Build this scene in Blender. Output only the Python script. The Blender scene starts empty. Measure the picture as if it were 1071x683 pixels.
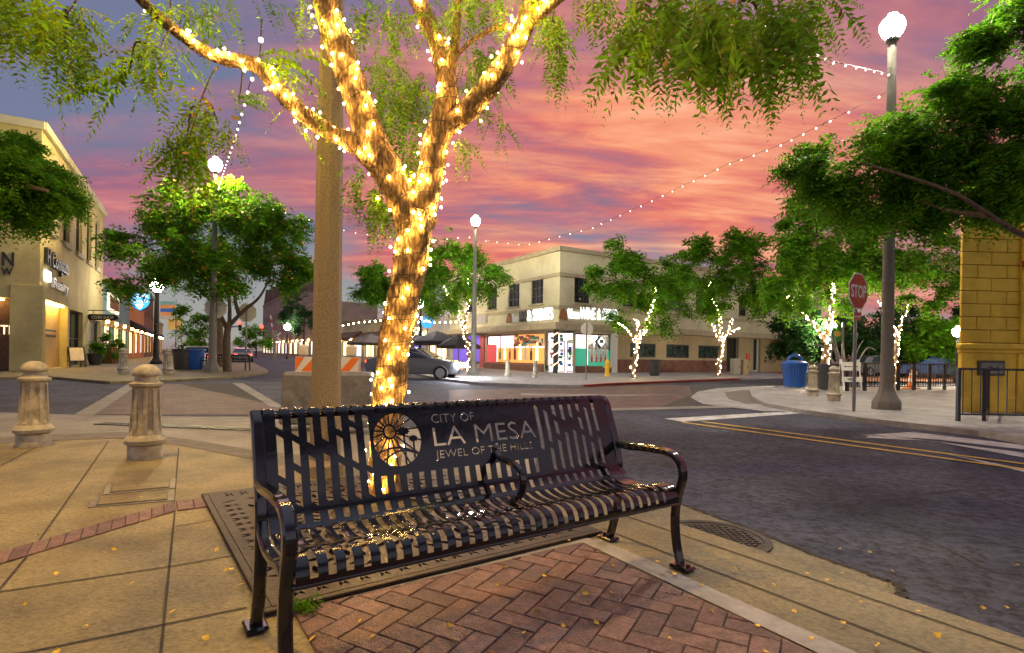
import bpy, bmesh, math, random
import numpy as np
from mathutils import Vector, Matrix, noise
from mathutils.geometry import delaunay_2d_cdt
random.seed(7); rng = np.random.default_rng(7)
S = bpy.context.scene; C = S.collection; R = math.radians; PI = math.pi

# ------------------------------------------------------------------ camera
F, YH, H, ROLL = 570.0, 371.0, 1.1, 0.016      # focal length (px of a 1071 wide frame), horizon row, eye height, roll
cam = bpy.data.objects.new('camera', bpy.data.cameras.new('camera')); C.objects.link(cam); S.camera = cam
cam.matrix_world = Matrix.Translation((0, 0, H)) @ Matrix.Rotation(PI/2, 4, 'X') @ Matrix.Rotation(ROLL, 4, 'Z')
cam.data.sensor_width = 36; cam.data.lens = F/1071*36
cam.data.shift_y = (YH-341.5)/1071; cam.data.shift_x = 0.0005
cam.data.clip_start = .05; cam.data.clip_end = 3000

# ------------------------------------------------------------------ world: dusk sky with lit cloud
W_ = bpy.data.worlds.new('World'); S.world = W_; W_.use_nodes = True
def world():
    nt = W_.node_tree; nt.nodes.clear(); N = nt.nodes.new; L = nt.links.new
    out = N('ShaderNodeOutputWorld'); bg = N('ShaderNodeBackground'); L(bg.outputs[0], out.inputs[0])
    tc = N('ShaderNodeTexCoord'); sep = N('ShaderNodeSeparateXYZ'); L(tc.outputs['Generated'], sep.inputs[0])
    def M(op, a, b=None, clamp=False):
        n = N('ShaderNodeMath'); n.operation = op; n.use_clamp = clamp
        for i, v in enumerate((a, b)):
            if v is None: continue
            if isinstance(v, (int, float)): n.inputs[i].default_value = v
            else: L(v, n.inputs[i])
        return n.outputs[0]
    def mix(f, a, b):
        n = N('ShaderNodeMix'); n.data_type = 'RGBA'
        if isinstance(f, (int, float)): n.inputs[0].default_value = f
        else: L(f, n.inputs[0])
        for i, v in ((6, a), (7, b)):
            if isinstance(v, tuple): n.inputs[i].default_value = (*v, 1)
            else: L(v, n.inputs[i])
        return n.outputs[2]
    def ramp(f, *st):
        n = N('ShaderNodeValToRGB'); e = n.color_ramp.elements; L(f, n.inputs[0])
        while len(e) < len(st): e.new(.5)
        for i, (p, c) in enumerate(st): e[i].position = p; e[i].color = (*c, 1) if isinstance(c, tuple) else (c, c, c, 1)
        return n.outputs[0]
    x, y, z = sep.outputs; zc = M('MAXIMUM', z, 0.0)
    zz = M('ADD', zc, .13)
    cu = N('ShaderNodeCombineXYZ'); L(M('DIVIDE', x, zz), cu.inputs[0]); L(M('DIVIDE', y, zz), cu.inputs[1])
    def nz(sc, rot, loc, scale, det, dist, rough=.55):
        mp = N('ShaderNodeMapping'); L(cu.outputs[0], mp.inputs[0]); mp.inputs['Rotation'].default_value = (0, 0, rot)
        mp.inputs['Scale'].default_value = (*sc, 1); mp.inputs['Location'].default_value = (*loc, 0)
        n = N('ShaderNodeTexNoise'); L(mp.outputs[0], n.inputs[0]); n.inputs['Scale'].default_value = scale
        n.inputs['Detail'].default_value = det; n.inputs['Distortion'].default_value = dist; n.inputs['Roughness'].default_value = rough
        return n.outputs[0]
    big = nz((.5, 1.1), R(-25), (1.3, .4), .75, 5, .5)
    streak = nz((.5, 1.6), R(-48), (0.4, 2.2), 1.35, 9, 1.0, .60)
    fine = nz((.9, 2.8), R(-50), (3.1, .2), 2.6, 9, 1.0, .66)
    # direction of the afterglow: ahead, a little right of the view
    dv = N('ShaderNodeVectorMath'); dv.operation = 'DOT_PRODUCT'; L(tc.outputs['Generated'], dv.inputs[0])
    dv.inputs[1].default_value = Vector((.16, .94, .26)).normalized()
    glow = ramp(M('MAXIMUM', dv.outputs['Value'], 0), (.72, 0.0), (.90, .42), (.985, 1.0))
    cl = M('ADD', M('MULTIPLY', big, .72), M('ADD', M('MULTIPLY', streak, .26), M('MULTIPLY', fine, .06)))
    dl = N('ShaderNodeVectorMath'); dl.operation = 'DOT_PRODUCT'; L(tc.outputs['Generated'], dl.inputs[0]); dl.inputs[1].default_value = Vector((-.60, .82, .20)).normalized()
    gap = ramp(M('MAXIMUM', dl.outputs['Value'], 0), (.93, 0.0), (.99, 1.0))
    dh = N('ShaderNodeVectorMath'); dh.operation = 'DOT_PRODUCT'; L(tc.outputs['Generated'], dh.inputs[0]); dh.inputs[1].default_value = Vector((-.42, .9, .06)).normalized()
    gap2 = ramp(M('MAXIMUM', dh.outputs['Value'], 0), (.975, 0.0), (.996, 1.0))
    cl = M('SUBTRACT', cl, M('ADD', M('MULTIPLY', gap, .055), M('MULTIPLY', gap2, .20)))
    cover = ramp(cl, (.395, 0.0), (.475, .6), (.555, 1.0))
    blue = ramp(zc, (0.0, (.40, .37, .33)), (.09, (.36, .37, .36)), (.24, (.19, .22, .34)), (.6, (.17, .19, .33)), (1, (.16, .20, .38)))
    tex = M('ADD', M('ADD', M('MULTIPLY', streak, .62), M('MULTIPLY', fine, .24)), M('MULTIPLY', big, .16))
    dark = ramp(tex, (.38, (.23, .095, .18)), (.51, (.48, .14, .205)), (.62, (.72, .26, .25)))
    lit = ramp(tex, (.36, (.36, .12, .17)), (.47, (.78, .185, .16)), (.56, (.98, .36, .20)), (.67, (1.1, .60, .38)))
    cloud = mix(glow, dark, lit)
    sky = mix(cover, blue, cloud)
    # lavender dome out of view, shaped as added fill: bright low, dark midway, bright overhead
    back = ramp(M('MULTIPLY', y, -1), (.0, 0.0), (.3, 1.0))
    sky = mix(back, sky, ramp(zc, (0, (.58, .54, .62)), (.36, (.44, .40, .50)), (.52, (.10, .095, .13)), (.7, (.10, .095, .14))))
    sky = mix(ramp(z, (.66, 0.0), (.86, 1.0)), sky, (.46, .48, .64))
    sky = mix(ramp(z, (.0, 1.0), (.02, 0.0)), sky, (.34, .25, .25))
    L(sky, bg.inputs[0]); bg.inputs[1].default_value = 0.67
world()
S.view_settings.view_transform = 'Standard'; S.view_settings.look = 'None'
S.view_settings.exposure = 0.55; S.view_settings.gamma = 1; S.view_settings.use_curve_mapping = False
S.cycles.use_denoising = True; S.cycles.max_bounces = 7; S.cycles.diffuse_bounces = 3; S.cycles.glossy_bounces = 4
S.cycles.transparent_max_bounces = 8; S.cycles.sample_clamp_indirect = 6; S.cycles.caustics_reflective = False
sun = bpy.data.lights.new('afterglow_sun', 'SUN'); sun.energy = .22; sun.angle = R(40); sun.color = (1, .62, .55)
so = bpy.data.objects.new('afterglow_sun', sun); C.objects.link(so); so.rotation_euler = (R(62), 0, R(200))

# ------------------------------------------------------------------ pixel rays -> world points (layout was measured on the photograph)
def ray(px, py):
    dx, dy = px-535.5, py-341.5; c, s = math.cos(ROLL), math.sin(ROLL)
    u = dx*c+dy*s; v = -dx*s+dy*c+341.5
    return Vector((u/F, 1, (YH-v)/F))
def G(px, py, z=0.0):
    d = ray(px, py); t = (z-H)/d.z; return Vector((d.x*t, d.y*t, z))
def A(px, py, Y):
    d = ray(px, py)*Y; return Vector((d.x, d.y, H+d.z))
RZ = -.10   # road surface; the walks are at zero

# ------------------------------------------------------------------ materials
def mat(name, col, rough=.7, var=.0, vscale=4., bump=0., bscale=60., metal=0., coat=0., spec=.5, col2=None, island=0., em=None, emstr=0., stain=None, bdet=6):
    m = bpy.data.materials.new(name); m.use_nodes = True; nt = m.node_tree; N = nt.nodes.new; L = nt.links.new
    b = nt.nodes['Principled BSDF']; b.inputs['Base Color'].default_value = (*col, 1); b.inputs['Roughness'].default_value = rough
    b.inputs['Metallic'].default_value = metal; b.inputs['Coat Weight'].default_value = coat; b.inputs['Specular IOR Level'].default_value = spec
    tc = N('ShaderNodeTexCoord'); ge = N('ShaderNodeNewGeometry')
    cur = None
    if var or col2:
        n = N('ShaderNodeTexNoise'); L(ge.outputs['Position'], n.inputs[0]); n.inputs['Scale'].default_value = vscale; n.inputs['Detail'].default_value = 8; n.inputs['Roughness'].default_value = .65
        r = N('ShaderNodeValToRGB'); L(n.outputs[0], r.inputs[0]); e = r.color_ramp.elements
        c2 = col2 or tuple(max(0, c*(1-var)) for c in col); c1 = col if col2 else tuple(c*(1+var*.5) for c in col)
        e[0].position = .36; e[0].color = (*c2, 1); e[1].position = .62; e[1].color = (*c1, 1); cur = r.outputs[0]
        if stain:
            n2 = N('ShaderNodeTexNoise'); L(ge.outputs['Position'], n2.inputs[0]); n2.inputs['Scale'].default_value = stain[0]; n2.inputs['Detail'].default_value = 10; n2.inputs['Roughness'].default_value = .75
            r2 = N('ShaderNodeValToRGB'); L(n2.outputs[0], r2.inputs[0]); r2.color_ramp.elements[0].position = .40; r2.color_ramp.elements[1].position = .57
            s = stain[1]; r2.color_ramp.elements[0].color = (s, s*.97, s*.93, 1); r2.color_ramp.elements[1].color = (1, 1, 1, 1)
            mx = N('ShaderNodeMix'); mx.data_type = 'RGBA'; mx.blend_type = 'MULTIPLY'; mx.inputs[0].default_value = 1; L(cur, mx.inputs[6]); L(r2.outputs[0], mx.inputs[7]); cur = mx.outputs[2]
    if island:
        hsv = N('ShaderNodeHueSaturation'); hsv.inputs['Color'].default_value = (*col, 1)
        if cur: L(cur, hsv.inputs['Color'])
        mr = N('ShaderNodeMapRange'); L(ge.outputs['Random Per Island'], mr.inputs[0]); mr.inputs[3].default_value = 1-island; mr.inputs[4].default_value = 1+island
        L(mr.outputs[0], hsv.inputs['Value']); 
        mr2 = N('ShaderNodeMapRange'); L(ge.outputs['Random Per Island'], mr2.inputs[0]); mr2.inputs[3].default_value = .5-island*.05; mr2.inputs[4].default_value = .5+island*.05
        L(mr2.outputs[0], hsv.inputs['Hue']); cur = hsv.outputs[0]
    if cur: L(cur, b.inputs['Base Color'])
    if bump:
        n = N('ShaderNodeTexNoise'); L(ge.outputs['Position'], n.inputs[0]); n.inputs['Scale'].default_value = bscale; n.inputs['Detail'].default_value = bdet
        bp = N('ShaderNodeBump'); bp.inputs['Strength'].default_value = bump; bp.inputs['Distance'].default_value = .01; L(n.outputs[0], bp.inputs['Height']); L(bp.outputs[0], b.inputs['Normal'])
    if em: b.inputs['Emission Color'].default_value = (*em, 1); b.inputs['Emission Strength'].default_value = emstr
    return m
def leafmat(name, c1, c2, trans=.35):
    m = mat(name, c1, .6, vscale=2.2, col2=c2, island=.5, spec=.15); nt = m.node_tree; N = nt.nodes.new; L = nt.links.new
    b = nt.nodes['Principled BSDF']; out = nt.nodes['Material Output']; t = N('ShaderNodeBsdfTranslucent'); mx = N('ShaderNodeMixShader')
    src = b.inputs['Base Color'].links[0].from_socket
    L(src, t.inputs[0]); mx.inputs[0].default_value = trans; L(b.outputs[0], mx.inputs[1]); L(t.outputs[0], mx.inputs[2]); L(mx.outputs[0], out.inputs[0]); return m
M = {}
M['asphalt'] = mat('asphalt', (.072, .079, .122), .85, .40, .8, 1.0, 24, stain=(15, .22), spec=.3)
M['concrete'] = mat('concrete_walk', (.225, .185, .088), .68, .40, 1.8, .6, 60, stain=(36, .58))
M['concrete_light'] = mat('concrete_pale', (.33, .32, .315), .75, .22, 1.0, .3, 160, stain=(4, .76))
M['concrete_band'] = mat('concrete_band', (.24, .225, .19), .75, .25, 1.2, .25, 150, stain=(2.5, .78))
M['dark_concrete'] = mat('dark_concrete', (.13, .115, .095), .8, .3, 6, .4, 120)
M['joint'] = mat('joint_dirt', (.045, .038, .03), .95, .4, 30)
M['brick'] = mat('paver_brick', (.175, .085, .082), .62, .35, 9, 1.0, 120, island=.38, stain=(30, .6))
M['brickroad'] = mat('road_brick', (.10, .055, .05), .7, .3, 3, .3, 90, island=.25)
M['soil'] = mat('dark_soil', (.03, .024, .018), .95, .5, 20, .6, 60)
M['iron'] = mat('cast_iron', (.040, .026, .016), .6, .5, 18, .6, 90, metal=.4)
M['black'] = mat('black_gloss_paint', (.008, .008, .010), .13, coat=.8, bump=.07, bscale=42, bdet=2)
M['bench'] = mat('bench_powder_coat', (.006, .0055, .006), .11, coat=.5, spec=.45, bump=.26, bscale=26, bdet=3)
M['blackmetal'] = mat('black_metal', (.018, .018, .02), .4)
M['agg'] = mat('exposed_aggregate', (.36, .30, .20), .8, vscale=120, col2=(.15, .115, .07), bump=1.0, bscale=110)
M['lampconc'] = mat('lamp_concrete', (.22, .20, .17), .8, vscale=90, col2=(.13, .115, .095), bump=.6, bscale=90)
M['bollard'] = mat('cast_stone', (.47, .42, .31), .8, .25, 9, .55, 70, stain=(6, .7))
M['bark'] = mat('bark', (.33, .20, .085), .9, vscale=26, col2=(.10, .055, .025), bump=1.0, bscale=45)
def barkmat(name, c1, c2):
    m = mat(name, c1, .9); nt = m.node_tree; N = nt.nodes.new; L = nt.links.new; b = nt.nodes['Principled BSDF']; ge = N('ShaderNodeNewGeometry'); mp = N('ShaderNodeMapping'); L(ge.outputs['Position'], mp.inputs[0]); mp.inputs['Scale'].default_value = (1, 1, .30)
    n = N('ShaderNodeTexNoise'); L(mp.outputs[0], n.inputs[0]); n.inputs['Scale'].default_value = 42; n.inputs['Detail'].default_value = 7; n.inputs['Roughness'].default_value = .7; n.inputs['Distortion'].default_value = .6
    v = N('ShaderNodeTexVoronoi'); L(mp.outputs[0], v.inputs[0]); v.inputs['Scale'].default_value = 34; v.feature = 'DISTANCE_TO_EDGE'
    a = N('ShaderNodeMath'); a.operation = 'MULTIPLY_ADD'; L(v.outputs['Distance'], a.inputs[0]); a.inputs[1].default_value = .9; L(n.outputs[0], a.inputs[2])
    r = N('ShaderNodeValToRGB'); L(a.outputs[0], r.inputs[0]); r.color_ramp.elements[0].position = .48; r.color_ramp.elements[0].color = (*c2, 1); r.color_ramp.elements[1].position = .82; r.color_ramp.elements[1].color = (*c1, 1); L(r.outputs[0], b.inputs['Base Color'])
    bp = N('ShaderNodeBump'); bp.inputs['Strength'].default_value = 1; bp.inputs['Distance'].default_value = .03; L(a.outputs[0], bp.inputs['Height']); L(bp.outputs[0], b.inputs['Normal']); return m
M['bark'] = barkmat('bark', (.46, .29, .11), (.12, .06, .022))
M['bark2'] = mat('bark_dull', (.16, .11, .07), .9, vscale=14, col2=(.06, .04, .025), bump=.8, bscale=30)
M['leaf'] = leafmat('leaf_bright', (.23, .38, .012), (.10, .22, .010), .5)
M['leafmid'] = leafmat('leaf_mid', (.15, .33, .012), (.06, .17, .010), .5)
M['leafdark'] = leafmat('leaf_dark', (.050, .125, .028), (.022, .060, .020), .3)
M['leafgold'] = mat('leaf_gold', (.75, .42, .03), .6, island=.3)
M['wire'] = mat('string_wire', (.02, .025, .015), .6)
M['bulbwarm'] = mat('bulb_warm', (1, .8, .4), .4, em=(1, .58, .15), emstr=400)
M['bulbfar'] = mat('bulb_warm_far', (1, .8, .5), .4, em=(1, .66, .28), emstr=120)
M['bulbwhite'] = mat('bulb_white', (1, .9, .8), .4, em=(1, .82, .70), emstr=2.2)
M['globe'] = mat('lamp_globe', (1, 1, 1), .4, em=(.97, .97, 1.0), emstr=480)
M['globefar'] = mat('lamp_globe_far', (1, 1, 1), .4, em=(1, .93, .78), emstr=700)
M['stucco'] = mat('cream_stucco', (.54, .46, .20), .9, .16, .5, .5, 30, stain=(.45, .80))
M['stucco2'] = mat('pale_stucco', (.60, .57, .38), .9, .12, .4, .35, 30, stain=(.5, .85))
M['stuccotrim'] = mat('stucco_trim', (.40, .34, .22), .85, .15, 2)
M['tan'] = mat('tan_paint', (.50, .40, .23), .85, .12, .8, .2, 40)
M['basebrick'] = mat('brown_base', (.22, .10, .065), .8, .3, 3, .4, 40)
M['amber'] = mat('amber_wall', (.62, .42, .13), .8, .12, 2)
M['yellow'] = mat('yellow_wall_paint', (.84, .54, .05), .75, .14, 1.2, .3, 60, stain=(2.0, .85))
M['frame'] = mat('dark_frame', (.04, .035, .03), .5)
M['glass'] = mat('night_glass', (.03, .04, .05), .08, coat=.5)
M['glassgreen'] = mat('tinted_glass', (.05, .085, .07), .12, coat=.4, var=.7, vscale=3)
M['white'] = mat('white_paint', (.75, .75, .73), .5, .06, 3)
M['roadwhite'] = mat('road_white', (.55, .54, .52), .75, .45, 5, .3, 120)
M['roadyellow'] = mat('road_yellow', (.62, .40, .06), .7, .4, 6, .3, 120)
M['red'] = mat('sign_red', (.42, .025, .022), .35)
M['redcurb'] = mat('red_kerb', (.38, .035, .03), .7, .3, 3)
M['orange'] = mat('orange_stripe', (.85, .20, .015), .5)
M['steel'] = mat('grey_post', (.20, .20, .20), .45, .2, 10, metal=.6)
M['barrier'] = mat('barrier_grey', (.20, .20, .21), .7, .25, 3, .3, 60, stain=(8, .7))
M['signback'] = mat('sign_back', (.72, .66, .52), .5, .1, 4)
M['blue'] = mat('blue_bin', (.015, .10, .42), .45, .15, 8)
M['darkbin'] = mat('dark_bin', (.045, .045, .05), .55, .2, 8)
M['hydrant'] = mat('yellow_hydrant', (.75, .48, .03), .5)
M['green'] = mat('green_sign', (.02, .22, .09), .5)
M['tealwall'] = mat('teal_wall', (.16, .34, .36), .8, .12, 1.5)
M['orangewall'] = mat('orange_wall', (.62, .25, .08), .8, .15, 1.5)
M['roof'] = mat('roof_brown', (.13, .075, .05), .8, .25, 3)
M['farwall'] = mat('far_wall', (.36, .27, .22), .85, .2, .6)
M['greywall'] = mat('grey_wall', (.42, .40, .38), .85, .15, .6)
M['canvas'] = mat('dark_canvas', (.035, .03, .035), .8, .2, 3)
M['terracotta'] = mat('terracotta', (.30, .13, .06), .8, .2, 8)
M['carwhite'] = mat('car_paint_white', (.62, .63, .66), .22, coat=.8)
M['carblue'] = mat('car_paint_blue', (.03, .06, .16), .22, coat=.8)
M['cargrey'] = mat('car_paint_grey', (.12, .12, .13), .22, coat=.8)
M['tyre'] = mat('tyre', (.012, .012, .013), .85)
M['rim'] = mat('rim', (.45, .45, .47), .3, metal=.8)
M['headlight'] = mat('headlight_glow', (1, 1, 1), .3, em=(.86, .90, 1.0), emstr=420)
M['taillight'] = mat('taillight_glow', (.6, .02, .02), .3, em=(1, .05, .03), emstr=6)
M['redlight'] = mat('red_signal', (.9, .02, .02), .3, em=(1, .02, .012), emstr=10)
def emi(n, c, s): return mat(n, c, .5, em=c, emstr=s)
M['shopwhite'] = emi('shop_light_white', (1.0, .90, .95), 2.6)
M['shopwarm'] = emi('shop_light_warm', (1.0, .62, .25), 2.0)
M['shopgold'] = emi('shop_light_gold', (1.0, .72, .30), 3.5)
M['walllamp'] = emi('wall_lamp_glow', (1, .60, .22), 60)
M['shopred'] = emi('shop_light_red', (.55, .06, .06), .55)
M['shoporange'] = emi('shop_light_orange', (.85, .34, .08), .7)
M['shopgreen'] = emi('shop_light_green', (.03, .36, .22), .5)
M['shopviolet'] = emi('shop_light_violet', (.14, .08, .5), .7)
def shelves(n, base, s, sc, mixf):
    m = emi(n, base, s); nt = m.node_tree; N = nt.nodes.new; L = nt.links.new; b = nt.nodes['Principled BSDF']; ge = N('ShaderNodeNewGeometry'); mp = N('ShaderNodeMapping'); L(ge.outputs['Position'], mp.inputs[0]); mp.inputs['Scale'].default_value = (sc, sc, sc*.62)
    v = N('ShaderNodeTexVoronoi'); L(mp.outputs[0], v.inputs[0]); v.inputs['Scale'].default_value = 1; v.distance = 'CHEBYCHEV'; v.inputs['Randomness'].default_value = .75
    h = N('ShaderNodeHueSaturation'); L(v.outputs['Color'], h.inputs['Color']); h.inputs['Saturation'].default_value = .8; h.inputs['Value'].default_value = .8
    w = N('ShaderNodeTexNoise'); L(ge.outputs['Position'], w.inputs[0]); w.inputs['Scale'].default_value = .8; r = N('ShaderNodeMapRange'); L(w.outputs[0], r.inputs[0]); r.inputs[1].default_value = .3; r.inputs[2].default_value = .7; r.inputs[3].default_value = mixf-.3; r.inputs[4].default_value = mixf+.3
    mx = N('ShaderNodeMix'); mx.data_type = 'RGBA'; mx.inputs[6].default_value = (*base, 1); L(r.outputs[0], mx.inputs[0]); L(h.outputs[0], mx.inputs[7]); L(mx.outputs[2], b.inputs['Emission Color']); return m
M['shopwhite'] = shelves('shop_shelves_white', (1.0, .90, .95), 1.7, 2.6, .45); M['shopwarm'] = shelves('shop_shelves_warm', (1.0, .56, .20), 2.6, 2.2, .30); M['shopgold'] = shelves('shop_shelves_gold', (1.0, .66, .22), 3.0, 1.8, .22)
M['letterwhite'] = emi('sign_letters_white', (.95, .97, 1.0), .85)
M['lettergold'] = emi('sign_letters_gold', (1, .75, .4), 1.4)
M['signblue'] = emi('sign_face_blue', (.04, .33, .80), 1.0)
M['signcream'] = emi('sign_face_cream', (.9, .85, .6), .9)

# ------------------------------------------------------------------ mesh helpers
class MB:
    def __init__(s): s.v = []; s.f = []; s.m = []
    def add(s, vs, fs, m=0):
        o = len(s.v); s.v += [tuple(p) for p in vs]; s.f += [tuple(i+o for i in f) for f in fs]; s.m += [m]*len(fs)
    def box(s, c, size, ax=None, m=0, bev=0):
        ax = ax or (Vector((1, 0, 0)), Vector((0, 1, 0)), Vector((0, 0, 1))); c = Vector(c)
        hx, hy, hz = (q/2 for q in size); P = []
        if bev:
            b = min(bev, hx*.9, hy*.9, hz*.9); P = []
            for k, sx, sy, sz in [(k, a, b_, c_) for a in (-1, 1) for b_ in (-1, 1) for c_ in (-1, 1) for k in range(3)]:
                e = [hx*sx, hy*sy, hz*sz]
                for i in range(3):
                    if i != k: e[i] -= b*(sx, sy, sz)[i]
                P.append(c+ax[0]*e[0]+ax[1]*e[1]+ax[2]*e[2])
            bm = bmesh.new(); vv = [bm.verts.new(p) for p in P]; r = bmesh.ops.convex_hull(bm, input=vv)
            bm.verts.index_update(); s.add([v.co.copy() for v in bm.verts], [[v.index for v in f.verts] for f in bm.faces], m); bm.free(); return
        for sx, sy, sz in ((-1,-1,-1),(1,-1,-1),(1,1,-1),(-1,1,-1),(-1,-1,1),(1,-1,1),(1,1,1),(-1,1,1)):
            P.append(c+ax[0]*hx*sx+ax[1]*hy*sy+ax[2]*hz*sz)
        s.add(P, [(0,3,2,1),(4,5,6,7),(0,1,5,4),(1,2,6,5),(2,3,7,6),(3,0,4,7)], m)
    def tube(s, pts, rad, n=8, m=0, cap=True, flat=None):
        pts = [Vector(p) for p in pts]; rad = rad if hasattr(rad, '__len__') else [rad]*len(pts)
        up = None; P = []; k = len(pts)
        for i, p in enumerate(pts):
            t = (pts[min(i+1, k-1)]-pts[max(i-1, 0)]).normalized()
            if up is None: up = Vector((0, 0, 1)) if abs(t.z) < .9 else Vector((1, 0, 0))
            x = up.cross(t).normalized(); up = t.cross(x).normalized()
            for j in range(n):
                a = 2*PI*j/n
                if flat: P.append(p+x*math.cos(a)*flat[0]*rad[i]+up*math.sin(a)*flat[1]*rad[i])
                else: P.append(p+x*math.cos(a)*rad[i]+up*math.sin(a)*rad[i])
        fs = [(i*n+j, i*n+(j+1) % n, (i+1)*n+(j+1) % n, (i+1)*n+j) for i in range(k-1) for j in range(n)]
        if cap: fs += [tuple(range(n-1, -1, -1)), tuple((k-1)*n+j for j in range(n))]
        s.add(P, fs, m)
    def lathe(s, prof, c=(0, 0, 0), n=24, m=0, flutes=None, rot=0):
        c = Vector(c); P = []; k = len(prof)
        for r, z in prof:
            for j in range(n):
                a = 2*PI*j/n+rot; q = r if not flutes else r*flutes(a, z)
                P.append(c+Vector((math.cos(a)*q, math.sin(a)*q, z)))
        fs = [(i*n+j, i*n+(j+1) % n, (i+1)*n+(j+1) % n, (i+1)*n+j) for i in range(k-1) for j in range(n)]
        if prof[0][0] > 1e-4: fs.append(tuple(range(n-1, -1, -1)))
        if prof[-1][0] > 1e-4: fs.append(tuple((k-1)*n+j for j in range(n)))
        s.add(P, fs, m)
    def prism(s, poly, z0, z1, m=0, mside=None):
        bm = bmesh.new(); vv = [bm.verts.new((p[0], p[1], z1)) for p in poly]; f = bm.faces.new(vv); f.normal_update()
        if f.normal.z < 0: f.normal_flip()
        bmesh.ops.triangulate(bm, faces=[f]); bm.verts.index_update()
        s.add([v.co.copy() for v in bm.verts], [[v.index for v in g.verts] for g in bm.faces], m); bm.free()
        n = len(poly)
        if z0 < z1:
            for i in range(n):
                a, b = poly[i], poly[(i+1) % n]
                s.add([(a[0], a[1], z0), (b[0], b[1], z0), (b[0], b[1], z1), (a[0], a[1], z1)], [(0, 1, 2, 3)], m if mside is None else mside)
    def plate(s, pts2, x, y, z, o, th, m=0):     # extruded flat outline in the plane x,y with normal z
        n = len(pts2); o = Vector(o); fr = [o+x*a+y*b+z*th for a, b in pts2]; bk = [o+x*a+y*b for a, b in pts2]
        s.add(fr+bk, [tuple(range(n)), tuple(range(2*n-1, n-1, -1))]+[(i, n+i, n+(i+1) % n, (i+1) % n) for i in range(n)], m)
    def mesh(s, name, mats, off=(0, 0, 0), smooth=0):
        me = bpy.data.meshes.new(name); o = Vector(off)
        me.from_pydata([tuple(Vector(v)-o) for v in s.v] if o.length else s.v, [], s.f)
        for q in (mats if isinstance(mats, (list, tuple)) else [mats]): me.materials.append(q)
        if any(s.m): me.polygons.foreach_set('material_index', s.m)
        bm = bmesh.new(); bm.from_mesh(me); bmesh.ops.recalc_face_normals(bm, faces=bm.faces)
        if smooth:
            for f in bm.faces: f.smooth = True
            for e in bm.edges:
                if len(e.link_faces) == 2 and e.calc_face_angle(0) > R(smooth): e.smooth = False
        bm.to_mesh(me); bm.free(); return me
    def build(s, name, mats, parent=None, smooth=0):
        off = parent['_base'] if parent is not None and '_base' in parent else (0, 0, 0)
        if parent is None: off = (0, 0, 0)
        o = bpy.data.objects.new(name, s.mesh(name, mats, off, smooth)); C.objects.link(o); o.parent = parent; return o
def tag(o, label, cat, group=None, kind=None):
    if label: o['label'] = label
    if cat: o['category'] = cat
    if group: o['group'] = group
    if kind: o['kind'] = kind
    return o
def thing(name, label, cat, loc=(0, 0, 0), rot=0, group=None, local=True):
    """Empty at the base. local=True: parts are built in its own frame; local=False: parts are given in world coordinates"""
    o = bpy.data.objects.new(name, None); C.objects.link(o); o.location = loc; o.rotation_euler = (0, 0, rot); o.empty_display_size = .2
    if not local: o['_base'] = tuple(loc)
    return tag(o, label, cat, group)
def sub(mb, name, mats, parent, root=None, smooth=0):    # sub-part: same frame as its part
    off = root['_base'] if root is not None and '_base' in root else (0, 0, 0)
    o = bpy.data.objects.new(name, mb.mesh(name, mats, off, smooth)); C.objects.link(o); o.parent = parent; return o
def struct(name, mb, mats, smooth=0): return tag(mb.build(name, mats, None, smooth), None, None, None, 'structure')
def dup(src, loc, rot=0, label=None, scale=None):
    r = src.copy(); C.objects.link(r); r.location = loc; r.rotation_euler = (0, 0, rot)
    if scale: r.scale = (scale,)*3
    if label: r['label'] = label
    def rec(a, b):
        for ch in list(a.children):
            c = ch.copy(); C.objects.link(c); c.parent = b; rec(ch, c)
    rec(src, r); return r
def V2(a): return Vector((a[0], a[1], 0)).normalized()
ZU = Vector((0, 0, 1))
def text_mb(body, h, x, n, o, depth=.01, width=None, align='LEFT', bold=.0):
    """writing as solid letters: x = reading direction, n = facing normal, o = baseline start (or centre)"""
    cu = bpy.data.curves.new('t', 'FONT'); cu.body = body; cu.size = 1; cu.extrude = .5; cu.align_x = align; cu.offset = bold; cu.resolution_u = 3
    ob = bpy.data.objects.new('t', cu); C.objects.link(ob); dg = bpy.context.evaluated_depsgraph_get(); me = bpy.data.meshes.new_from_object(ob.evaluated_get(dg))
    mb = MB(); co = np.array([v.co[:] for v in me.vertices]); caph = .69
    sc = h/caph; sx = sc
    if width: sx = width/max(1e-6, co[:, 0].max()-co[:, 0].min())
    x = Vector(x); n = Vector(n); o = Vector(o)
    mb.add([o+x*(c[0]*sx)+ZU*(c[1]*sc)+n*((c[2]+.5)*depth) for c in co], [tuple(p.vertices) for p in me.polygons])
    bpy.data.objects.remove(ob); bpy.data.curves.remove(cu); bpy.data.meshes.remove(me); return mb
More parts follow.
